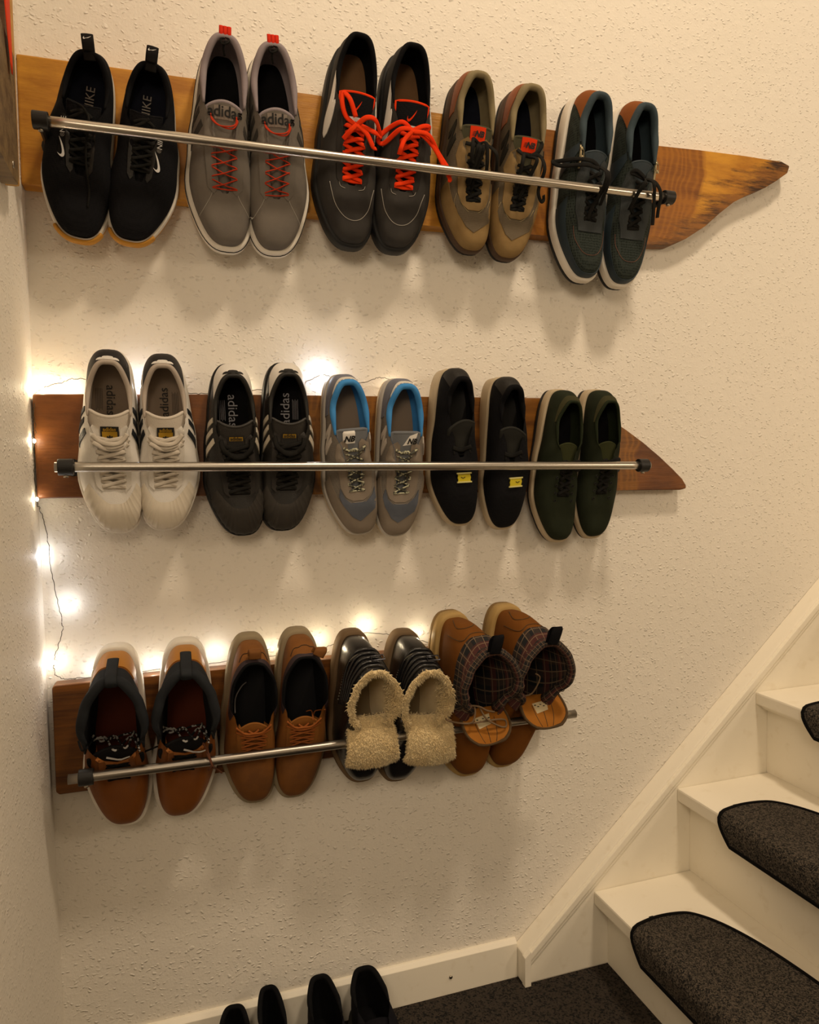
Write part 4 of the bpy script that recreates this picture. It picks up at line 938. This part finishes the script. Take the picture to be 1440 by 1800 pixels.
# ---- 10 dark green pair
DGR = mat('dark_green_neoprene', '22271b', .85, 'fabric', amt=.2, col2='292e21'); DGR2 = mat('moss_suede', '3b3a26', .85, 'suede', col2='423f2a')
def green_trainer(place, m, label):
    s = Shoe('green_trainer', label, 'shoe', G2, place, m, W=.98, sole=(.11, .065), spring=.03, op=(.09, .70), up=DGR, solem=BEI, outsole=BLK_RUB, lin=mat('green_lining', '22291a', .8, 'fabric'), inm=BLK_IN, bead=.011, beadend=.50, flare=.004,
             ow=[(0, .085), (.22, .10), (.42, .09), (.55, .05), (.7, .026), (1, .024)], oz=[(0, .285), (.22, .245), (.45, .25), (.6, .24), (1, .165)], toe=.10, bulge=.03)
    s.tongue(mat('green_tongue', '34371f', .8, 'suede'), top=.355, w0=.04, w1=.065, arch=.02, ear=-.02, rise=.0, th=.012)
    s.panel('heel_patch', [(-s.T(.22), .76), (-s.T(.08), .68), (0, .70), (s.T(.08), .68), (s.T(.22), .76), (s.T(.21), .93), (0, .98), (-s.T(.21), .93)], DGR2, .0018)
    s.laces(BLK_LACE, 5, .69, .50, .045, w=.0036, jitter=.008)
    s.eyelet_rings(BLK_RUB, .0022, [(k*.058, y) for k in (-1, 1) for y in (.58, .63, .68, .73)])
    s.strand([[(0, .49, .008), (.04, .475, .012), (.06, .50, .010), (.03, .51, .01), (0, .495, .010)], [(0, .49, .008), (-.05, .485, .014), (-.085, .51, .012), (-.05, .525, .012), (0, .50, .012)], [(0, .49, .008), (-.07, .47, .010), (-.10, .49, .006), (-.09, .52, .006)]], BLK_LACE, w=.0036)
    return s
green_trainer((.705, .897, .716, 1.180), 1, 'dark green trainer with pale midsole, the one beside the black pair with yellow badges')
green_trainer((.801, .901, .796, 1.182), -1, 'dark green trainer nearest the right end of the middle rail')

# ---- 11 brown leather ankle boots with dark padded collar and white sole
COG = mat('cognac_leather', '703f14', .5, 'leather', amt=.2, col2='7a4617'); DKC = mat('charcoal_padding', '25272b', .8, 'fabric', amt=.3, col2='2b2e32'); BRI = mat('dark_red_brown_lining', '3a1d14', .8, 'fabric')
def ankle_sneaker(place, m, label):
    s = Shoe('ankle_boot', label, 'boot', G3, place, m, W=1.08, sole=(.10, .07), spring=.02, op=(.08, .70), up=COG, solem=WHT_RUB, lin=DKC, inm=mat('brown_insole', '5a2a1a', .8, 'suede'), bead=.026, beadend=.56, flare=.006,
             ow=[(0, .10), (.22, .135), (.42, .145), (.58, .125), (.78, .075), (1, .05)], oz=[(0, .46), (.25, .44), (.45, .42), (.6, .35), (1, .20)], toe=.11, bulge=.02, rigid=.25)
    s.panel('ankle_padding', [(-s.T(.60), .72), (-s.T(.45), .62), (-s.T(.2), .58), (0, .60), (s.T(.2), .58), (s.T(.45), .62), (s.T(.60), .72), (s.T(.60), .99), (0, .99), (-s.T(.60), .99)], DKC, .0025)
    s.panel('heel_counter', [(-s.T(.12), .05), (-s.T(.10), .48), (0, .55), (s.T(.10), .48), (s.T(.12), .05)], mat('mustard_leather', 'ad742a', .5, 'leather', amt=.2), .0014)
    p = s.open(0); V0 = s.S(0, .35)+s.N(0, .35)*.002; V1 = s.S(0, .7)+s.N(0, .7)*.005
    mb = MB(); mb.sweep(spline([V0, V1, p+Vector((0, -.008, .004)), p+Vector((0, .0, .011)), p+Vector((0, .008, .002))], 6), .0015, .0085, ups=[Vector((1, 0, 0))]*25, ns=8); mb.build('heel_loop', DKC, s.root)
    s.tongue(mat('black_tongue_fabric', '171618', .8, 'fabric'), top=.47, w0=.05, w1=.125, arch=.02, ear=-.06, rise=-.005, th=.016, flat=.5)
    s.plan('tongue_facing', [(-.105, .50), (-.06, .555), (0, .575), (.06, .555), (.105, .50), (.10, .53), (.06, .585), (0, .605), (-.06, .585), (-.10, .53)], mat('tan_facing', 'a96a34', .6, 'leather'), .0022)
    s.eyestay(COG, .70, .54, .05, .04, .002)
    s.strand([[(.13, .45, .006), (.07, .465, .002), (.02, .47, .004), (-.04, .455, .003), (-.10, .46, .004), (-.12, .50, .004)], [(.12, .47, .004), (.06, .455, .006), (0, .485, .004), (-.07, .47, .004), (-.12, .48, .004)], [(.12, .44, .004), (.08, .48, .004), (.01, .455, .005), (-.05, .48, .003), (-.09, .44, .006)]], mat('flecked_black_lace', '1c1b1c', .85, 'speckle', col2='b5b3b0', scale=200), w=.0034, flat=False, name='lace_knot')
    s.laces(BLK_LACE, 5, .69, .58, .06, flat=False, w=.004, jitter=.006)
    x, y = (-.01, .545) if m > 0 else (-.05, .56)
    s.text('tongue_print', '', .01, x, y, PRINT_W, off=.0045, shape=fill2d([(-.017, .004), (-.002, -.003), (.004, -.004), (.017, .002), (.017, .0045), (.005, .0), (-.001, .0005), (-.016, .008)], .004))
    if m > 0: s.strand([[(.11, .45, .004), (.15, .46, .012), (.19, .455, .012)], [(-.12, .52, .004), (-.16, .55, .01), (-.22, .53, .012)]], BLK_LACE, w=.003, flat=False, name='lace_end')
    else: s.strand([[(-.09, .50, .006), (-.12, .56, .01), (-.145, .63, .032), (-.17, .68, .03), (-.21, .73, .012)], [(-.11, .56, .008), (-.14, .62, .03), (-.13, .66, .028)]], mat('tan_lace_end', '5b3420', .8), w=.0032, flat=False, name='lace_end')
    return s
ankle_sneaker((-.092, .466, -.09, .748), 1, 'brown leather ankle boot with charcoal collar and white sole, leftmost on the bottom rail')
ankle_sneaker((.009, .466, .016, .749), -1, 'brown leather ankle boot with charcoal collar and white sole, beside the tan nubuck shoes')

# ---- 12 tan nubuck low boots
TNB = mat('tan_nubuck', '88551f', .8, 'worn', amt=.3, col2='5f3a15', scale=11); AUB = mat('aubergine_collar', '33262a', .7, 'leather', amt=.2); TLC = mat('tan_lace', '8e4f24', .75, 'fabric', amt=.3, col2='9a5a2c')
def nubuck_boot(place, m, label, tab):
    s = Shoe('nubuck_shoe', label, 'shoe', G3, place, m, W=1.0, sole=(.11, .07), spring=.02, op=(.09, .68), up=TNB, solem=mat('grey_beige_sole', '8f8168', .65, 'suede', amt=.1), lin=BLK_IN, inm=mat('black_insole', '0e0f14', .8), bead=.009, beadend=.5, flare=.006,
             ow=[(0, .105), (.22, .13), (.42, .128), (.58, .10), (.75, .065), (1, .05)], oz=[(0, .36), (.22, .34), (.42, .33), (.6, .29), (1, .20)], toe=.11, bulge=.02)
    s.panel('collar_band', [(-s.T(.50), .70), (-s.T(.3), .60), (-s.T(.09), .70), (0, .86), (s.T(.09), .70), (s.T(.3), .60), (s.T(.50), .70), (s.T(.50), .99), (0, .99), (-s.T(.50), .99)], AUB, .0018)
    s.tongue(TNB, top=.46, w0=.045, w1=.095, arch=.015, ear=-.05, rise=.005, th=.012, flat=.4)
    s.eyestay(TNB, .68, .48, .05, .045, .0022)
    s.laces(TLC, 6, .68, .51, .075, flat=False, w=.0036, jitter=.008, g1=.09)
    s.strand([[(.03, .50, .002), (0, .52, .005), (-.03, .50, .002)], [(.10, .47, .004), (.05, .515, .006), (0, .52, .006), (-.05, .515, .006), (-.10, .47, .004)], [(.10, .50, .003), (.03, .535, .006), (-.04, .53, .006), (-.10, .50, .003)]], TLC, w=.0036, flat=False)
    mb = MB(); s.stitch([(-.5, .62), (-.3, .55), (-.12, .60), (0, .55), (.12, .60), (.3, .55), (.5, .62)], PRINT_K, .0006)
    # the heel loop
    a = s.S(tab, .72)+s.N(tab, .72)*.002; n = s.N(tab, .72); mb.sweep(spline([a, a+n*.006+Vector((0, -.006, .002)), a+n*.007+Vector((0, -.003, .010)), a+Vector((0, .003, .012))], 5), .0014, .010, ups=[Vector((1, 0, 0))]*16, ns=8); mb.build('heel_loop', TNB, s.root)
    s.strand([[(.10, .40, -.004), (.095, .32, -.012), (.06, .26, -.016), (.03, .24, -.02)]] if m > 0 else [[(-.03, .46, .002), (-.06, .455, .006), (-.05, .475, .006), (-.08, .46, .006), (-.12, .42, .004)]], TLC if m < 0 else mat('grey_cord', '6a6664', .7), w=.002, flat=False, name='lace_end', z=.26*s.L if m > 0 else None)
    return s
nubuck_boot((.116, .471, .121, .749), 1, 'tan nubuck lace-up shoe, the one beside the white-soled brown boots', 0)
nubuck_boot((.2, .47, .204, .752), -1, 'tan nubuck lace-up shoe, the one beside the fleece-lined black boots', -.35)

# ---- 13 black boots lined with fleece, tongues folded over the rail
FLE = mat('cream_fleece', 'e3ca98', .95, 'suede', amt=.3, col2='eedaae', sheen=.3); PAT = mat('black_patent', '121214', .22, 'leather', amt=.25, col2='17171a', spec=.6); EVA = mat('taupe_sole', '6d5942', .7, 'suede', amt=.15)
def fleece_boot(place, m, label):
    s = Shoe('fleece_boot', label, 'boot', G3, place, m, W=1.06, sole=(.11, .08), spring=.03, op=(.16, .62), up=PAT, solem=EVA, lin=FLE, inm=mat('shade_painted_fleece', '8a7a5e', .95, 'suede'), bead=.016, beadend=.60, flare=.005,  # insole fleece coloured dimmer, painting in the shade deep inside the boot
             ow=[(0, .10), (.22, .135), (.42, .15), (.60, .14), (.80, .10), (1, .07)], oz=[(0, .52), (.25, .50), (.5, .47), (.7, .42), (1, .26)], toe=.12, bulge=.02, rigid=.2, shift=-.035)
    # creases over the ankle, studded strap, buckle
    cr = MB()
    for k in range(5):
        v = .45+k*.085; cr.sweep([s.S(t, v-.05*abs(t))+s.N(t, v-.05*abs(t))*.0012 for t in [(-1.4+2.8*i/24) for i in range(25)]], .0032, .0028, ns=7)
    cr.build('ankle_folds', PAT, s.root)
    mb = MB()
    for i in range(26):
        t = .15+1.2*i/25; v = .52-.20*(t-.15); p = s.S(t, v); n = s.N(t, v); mb.sweep([p, p+n*.0026], .0011, .0011, ns=5)
    mb.build('stud_row', mat('pewter_studs', '8c8579', .4, metal=.7), s.root)['kind'] = 'stuff'
    p = s.S(-.15, .66); n = s.N(-.15, .66); mb = MB(); X = Vector((1, 0, .1)).normalized(); U = n.cross(X).normalized()
    mb.sweep([p+n*.006+X*a*.011+U*b*.005 for a, b in ((-1, -1), (1, -1), (1, 1), (-1, 1))], .0014, .0014, ns=6, closed=True); mb.build('buckle', mat('black_buckle', '4a4a50', .2, metal=.8), s.root)
    sm = []; rnd = random.Random(5)
    for i in range(6000):
        t = rnd.uniform(-2.3, 2.3); wv = max(0, rnd.uniform(-.6, .55)); p = s.lin(t, wv); c = Vector((s.cx(.4)+s.shift*s.L, .36*s.L, p.z)); o_ = (c-p).normalized(); a = rnd.random()
        sm.append((p+(o_*(a-.6)*.008+Vector((0, 0, .003)) if wv == 0 else o_*.003), (Vector((0, 0, 1))*(1.0 if wv == 0 else .4)+o_*(.9*a if wv == 0 else 1)).normalized()))
    s.fur('fleece_trim', sm, FLE, ln=.008, base=.0032, droop=(0, .3, 0))
    # eyelets on the facings
    er = MB()
    for k in (-1, 1):
        for i in range(3):
            t = s.T(.60+.03*i, k); v = .93-.04*i; p = s.S(t, v); n = s.N(t, v)
            er.sweep([p+n*.001, p+n*.004], .0030, .0030, ns=8)
    er.build('lace_hooks', mat('gunmetal', '5a5a60', .3, metal=.9), s.root)['kind'] = 'stuff'
    # folded-out tongue: a thick fleece pad lying over the rail
    L = s.L; zc = .112; V, F = [], []; NX, NY = 14, 12; y0, y1 = .49*L, .79*L; X0 = (-.035 if m > 0 else -.10)*L
    rot = .0
    def P(u, v, k):
        w_ = .044*(.88+.14*v); x = X0+u*w_; y = y0+(y1-y0)*v-(.006*abs(u)**3 if v > .9 else 0)*(1 if v > .5 else -1)
        z = zc-.022*(1-v)**3*1-(.010 if k else 0)*(1)+.006*math.sin(v*PI)-.006*u*u-.03*max(0, v-.75)**1.5; return Vector((x, y, z))
    sm = []
    for k in (0, 1):
        for i in range(NY+1):
            for j in range(NX+1): V.append(P(-1+2*j/NX, i/NY, k))
    o_ = (NX+1)*(NY+1)
    for i in range(NY):
        for j in range(NX):
            a = i*(NX+1)+j; F.append((a, a+1, a+NX+2, a+NX+1)); F.append((o_+a+1, o_+a, o_+a+NX+1, o_+a+NX+2))
    edge = [j for j in range(NX+1)]+[i*(NX+1)+NX for i in range(1, NY+1)]+[NY*(NX+1)+j for j in range(NX-1, -1, -1)]+[i*(NX+1) for i in range(NY-1, 0, -1)]
    for a, b in zip(edge, edge[1:]+edge[:1]): F.append((b, a, o_+a, o_+b))
    tg = mesh('folded_tongue', V, F, FLE, s.root)
    for i in range(6500):
        u, v = rnd.uniform(-1, 1), rnd.uniform(0, 1); p = P(u, v, 0); sm.append((p, Vector((u*.5, .25+.5*(v-.5), 1)).normalized()))
    for i in range(1800):
        e_ = rnd.random(); 
        if e_ < .4: u, v, n = rnd.uniform(-1, 1), 1, Vector((0, 1, .3))
        elif e_ < .5: u, v, n = rnd.uniform(-1, 1), 0, Vector((0, -1, .5))
        else: u, v = rnd.choice((-1, 1)), rnd.random(); n = Vector((u, .3, .4))
        p = P(u, v, 0).lerp(P(u, v, 1), rnd.random()); sm.append((p, n.normalized()))
    s.fur('tongue_fleece', sm, FLE, ln=.0065, base=.0030, parent=tg, droop=(0, .35, 0))
    return s
fleece_boot((.306, .480, .302, .742), 1, 'black boot lined with cream fleece, the one beside the tan nubuck shoes')
fleece_boot((.387, .471, .401, .734), -1, 'black boot lined with cream fleece, the one beside the plaid-cuffed boots')

# ---- 14 tan boots with plaid cuffs
TAN2 = mat('dark_tan_nubuck', '6e4217', .75, 'suede', amt=.3, col2='77491b'); PLD = mat('plaid_flannel', '4a3a36', .9, 'plaid', amt=.3); RIM = mat('brown_binding', '4d3a22', .8); TQ = mat('ochre_quilting', '955d1f', .7, 'suede', col2='9d6424'); HNY = mat('honey_rubber', 'a88a55', .6, 'suede', amt=.1, col2='b09360')
def plaid_boot(place, m, label):
    s = Shoe('plaid_cuff_boot', label, 'boot', G3, place, m, W=1.06, sole=(.12, .085), spring=.02, op=(.13, .60), up=TAN2, solem=HNY, outsole=mat('dark_honey_rubber', '7d6238', .65), lin=mat('dark_plaid_lining', '241d1c', .9, 'plaid', amt=.2), inm=BLK_IN, bead=.0, flare=.007,
             ow=[(0, .105), (.22, .145), (.42, .16), (.60, .145), (.80, .09), (1, .06)], oz=[(0, .53), (.25, .52), (.5, .49), (.7, .40), (1, .24)], toe=.12, bulge=.03, rigid=.2, shift=-.05)
    s.panel('plaid_cuff', [(-s.T(.80), .80), (-s.T(.5), .55), (-s.T(.1), .56), (0, .60), (s.T(.1), .56), (s.T(.5), .55), (s.T(.80), .80), (s.T(.78), 1), (0, 1), (-s.T(.78), 1)], PLD, .004)
    # rolled plaid edge with UVs round the opening
    path, K = [], 60
    for i in range(K+1): t = -2.3+4.6*i/K; path.append(s.open(t)+Vector((0, 0, .0)))
    V, F = sweep_data(path, .0075, .009, ns=12); uv = [((i//12)/K, (i % 12)/12) for i in range(len(V))]
    mesh('cuff_roll', V, F, PLD, s.root, uv=uv)
    cf = [o for o in s.root.children if o.name.startswith('plaid_cuff') or o.name.startswith('plaid_cuff')][-1]
    ul = cf.data.uv_layers.new(name='UVMap')
    for lp in cf.data.loops:
        c = cf.data.vertices[lp.vertex_index].co; ul.data[lp.index].uv = (math.atan2(c.x, c.y-.35*s.L)/6.3, c.z*9)
    # pull tab
    p = s.open(.0)+Vector((0, 0, .006)); mb = MB(); pts = [p+Vector((0, .006, -.004)), p+Vector((0, -.008, .004)), p+Vector((-.003, -.022, .006)), p+Vector((-.007, -.030, .012)), p+Vector((-.004, -.018, .013)), p+Vector((0, .0, .008))]
    P_ = spline(pts, 5); mb.sweep(P_, .0015, .0105, ups=[Vector((1, 0, 0))]*len(P_), ns=8); mb.build('pull_tab', mat('black_webbing', '0e0e12', .8, 'fabric'), s.root)
    s.stitch([(.55, .20), (.5, .42), (.35, .52), (.0, .50), (-.3, .52)], RIM, .0007, sp=6); s.stitch([(.1, .12), (.25, .30), (.05, .38), (-.15, .30)], RIM, .0007, sp=6)
    # tongue folded outwards: shield with bound rim, quilting lines and a woven patch
    L = s.L; x0 = (-.05 if m > 0 else -.10)*L; y0, y1 = .53*L, .70*L
    if m < 0: y0, y1 = .51*L, .67*L
    def Q(u, v):
        w_ = .047*(1-.45*v**3)*(.86+.14*math.sin(v*2)); return Vector((x0+u*w_, y0+(y1-y0)*v*(1-.12*u*u*v), .112+.020*v-.02*(1-v)**2+.006*u*u))
    V, F = [], []; NX, NY = 12, 10
    for k in (0, 1):
        for i in range(NY+1):
            for j in range(NX+1): V.append(Q(-1+2*j/NX, i/NY)-Vector((0, 0, .006*k)))
    o_ = (NX+1)*(NY+1)
    for i in range(NY):
        for j in range(NX): a = i*(NX+1)+j; F.append((a, a+1, a+NX+2, a+NX+1)); F.append((o_+a+1, o_+a, o_+a+NX+1, o_+a+NX+2))
    tg = mesh('folded_tongue', V, F, TQ, s.root)
    mb = MB(); e_ = [Q(-1, i/8) for i in range(8)]+[Q(-1+2*j/12, 1) for j in range(13)]+[Q(1, 1-i/8) for i in range(1, 9)]
    mb.sweep([p+Vector((0, 0, -.003)) for p in e_], .0026, .0042, ns=8); mb.build('tongue_binding', RIM, tg)
    mb = MB()
    for u in (-.45, 0, .45): mb.sweep([Q(u*(1-.2*i/6), .25+.68*i/6)+Vector((0, 0, .0001)) for i in range(7)], .0006, .0006, ns=5)
    mb.build('quilt_seam', RIM, tg)['kind'] = 'stuff'
    pa = [Q(u, v)+Vector((0, 0, .0008)) for u, v in ((.42, .20), (.34, .50), (-.22, .42), (-.30, .14))]; pt = mesh('woven_patch', pa, [(0, 1, 2, 3)], mat('cream_patch', 'c4b490', .8), tg, False)
    V, F = [], []
    for i in range(5):
        a = Q(.34-.13*i, .22+.05*(i % 2))+Vector((0, 0, .0032)); k = len(V); V += [a, a+Vector((-.0035, .001, 0)), a+Vector((-.002, .006, 0)), a+Vector((.0015, .004, 0))]; F.append((k, k+1, k+2, k+3))
    mesh('patch_print', V, F, PRINT_K, tg, False)
    lc = mat('taupe_round_lace', '75604a', .75, 'fabric')
    if m > 0:
        s.strand([[(.10, .47, 0), (.05, .455, .006), (0, .47, .008), (-.04, .50, .006), (-.09, .52, .004)], [(.03, .46, .004), (.035, .50, .008), (.06, .545, .010), (.10, .555, .004)], [(-.0, .48, .006), (-.03, .545, .010), (-.10, .60, .010), (-.145, .615, .008), (-.15, .58, .006), (-.10, .565, .006), (0, .56, .006), (.10, .55, .006), (.19, .52, .004), (.21, .50, .004)]], lc, w=.0034, flat=False, name='boot_lace', z=.122)
    else:
        s.strand([[(.08, .45, -.006), (.03, .47, -.002), (-.02, .45, .0), (-.06, .37, .002), (-.03, .34, .002)]], lc, w=.003, flat=False, name='boot_lace', z=.122)
    er = MB()
    for k in (-1, 1):
        c = Q(k*1.0, .0)+Vector((k*.005, -.010, .006)); er.sweep([c+Vector((math.cos(a)*.0042, math.sin(a)*.0042, 0)) for a in [2*PI*i/12 for i in range(12)]], .0009, .0009, ns=5, closed=True)
    er.build('lace_ring', mat('antique_metal', '6b6357', .35, metal=.9), s.root)
    return s
plaid_boot((.513, .463, .491, .760), 1, 'tan work boot with plaid cuff and trailing lace, the one beside the fleece-lined boots')
plaid_boot((.603, .470, .603, .767), -1, 'tan work boot with plaid cuff nearest the right end of the bottom rail')

# ------------------------------------------------------------------ shoes standing on the floor, heels to the baseboard
DKN = mat('floor_shoe_navy', '0c0c12', .8, 'suede', col2='111118'); DKB = mat('floor_shoe_black', '0f0f0f', .75, 'leather')
def floor_shoe(label, x, y, ang, L, W, m, oz, roll=0, up=DKN, op=(.05, .60)):
    s = Shoe('house_shoe', label, 'shoe', 'dark shoes on the floor', (0, 0, 0, L-.006), m, W=W, sole=(.09, .06), spring=.02, op=op, up=up, solem=BLK_RUB, lin=BLK_IN, inm=BLK_IN, bead=.016, oz=oz, toe=.1)
    s.tongue(up, top=.36, w0=.05, w1=.085, rise=.01, th=.015); s.laces(BLK_LACE, 4, .58, .46, .05)
    s.root.matrix_world = Matrix.Translation((x, y, .0005)) @ Matrix.Rotation(ang, 4, 'Z') @ Matrix.Rotation(PI, 4, 'Z') @ Matrix.Rotation(roll, 4, 'Y')
    return s
Z = [(0, .36), (.22, .31), (.45, .30), (.6, .27), (1, .19)]
floor_shoe('dark shoe on the floor against the baseboard, leftmost of the four', .083, -.024, -.10, .27, .92, 1, [(0, .36), (.3, .27), (.5, .26), (1, .18)])
floor_shoe('dark shoe on the floor against the baseboard, second from the left and narrower', .140, -.022, .05, .27, .78, -1, [(0, .43), (.3, .33), (.5, .28), (1, .18)])
floor_shoe('dark navy shoe on the floor against the baseboard, third from the left', .233, -.020, .02, .29, .90, 1, [(0, .39), (.22, .33), (.45, .30), (.6, .27), (1, .19)])
floor_shoe('dark navy shoe on the floor against the baseboard, rightmost with a round heel opening', .318, -.018, -.02, .30, 1.0, -1, [(0, .36), (.22, .31), (.45, .30), (.6, .27), (1, .19)])
bpy.context.view_layer.update()
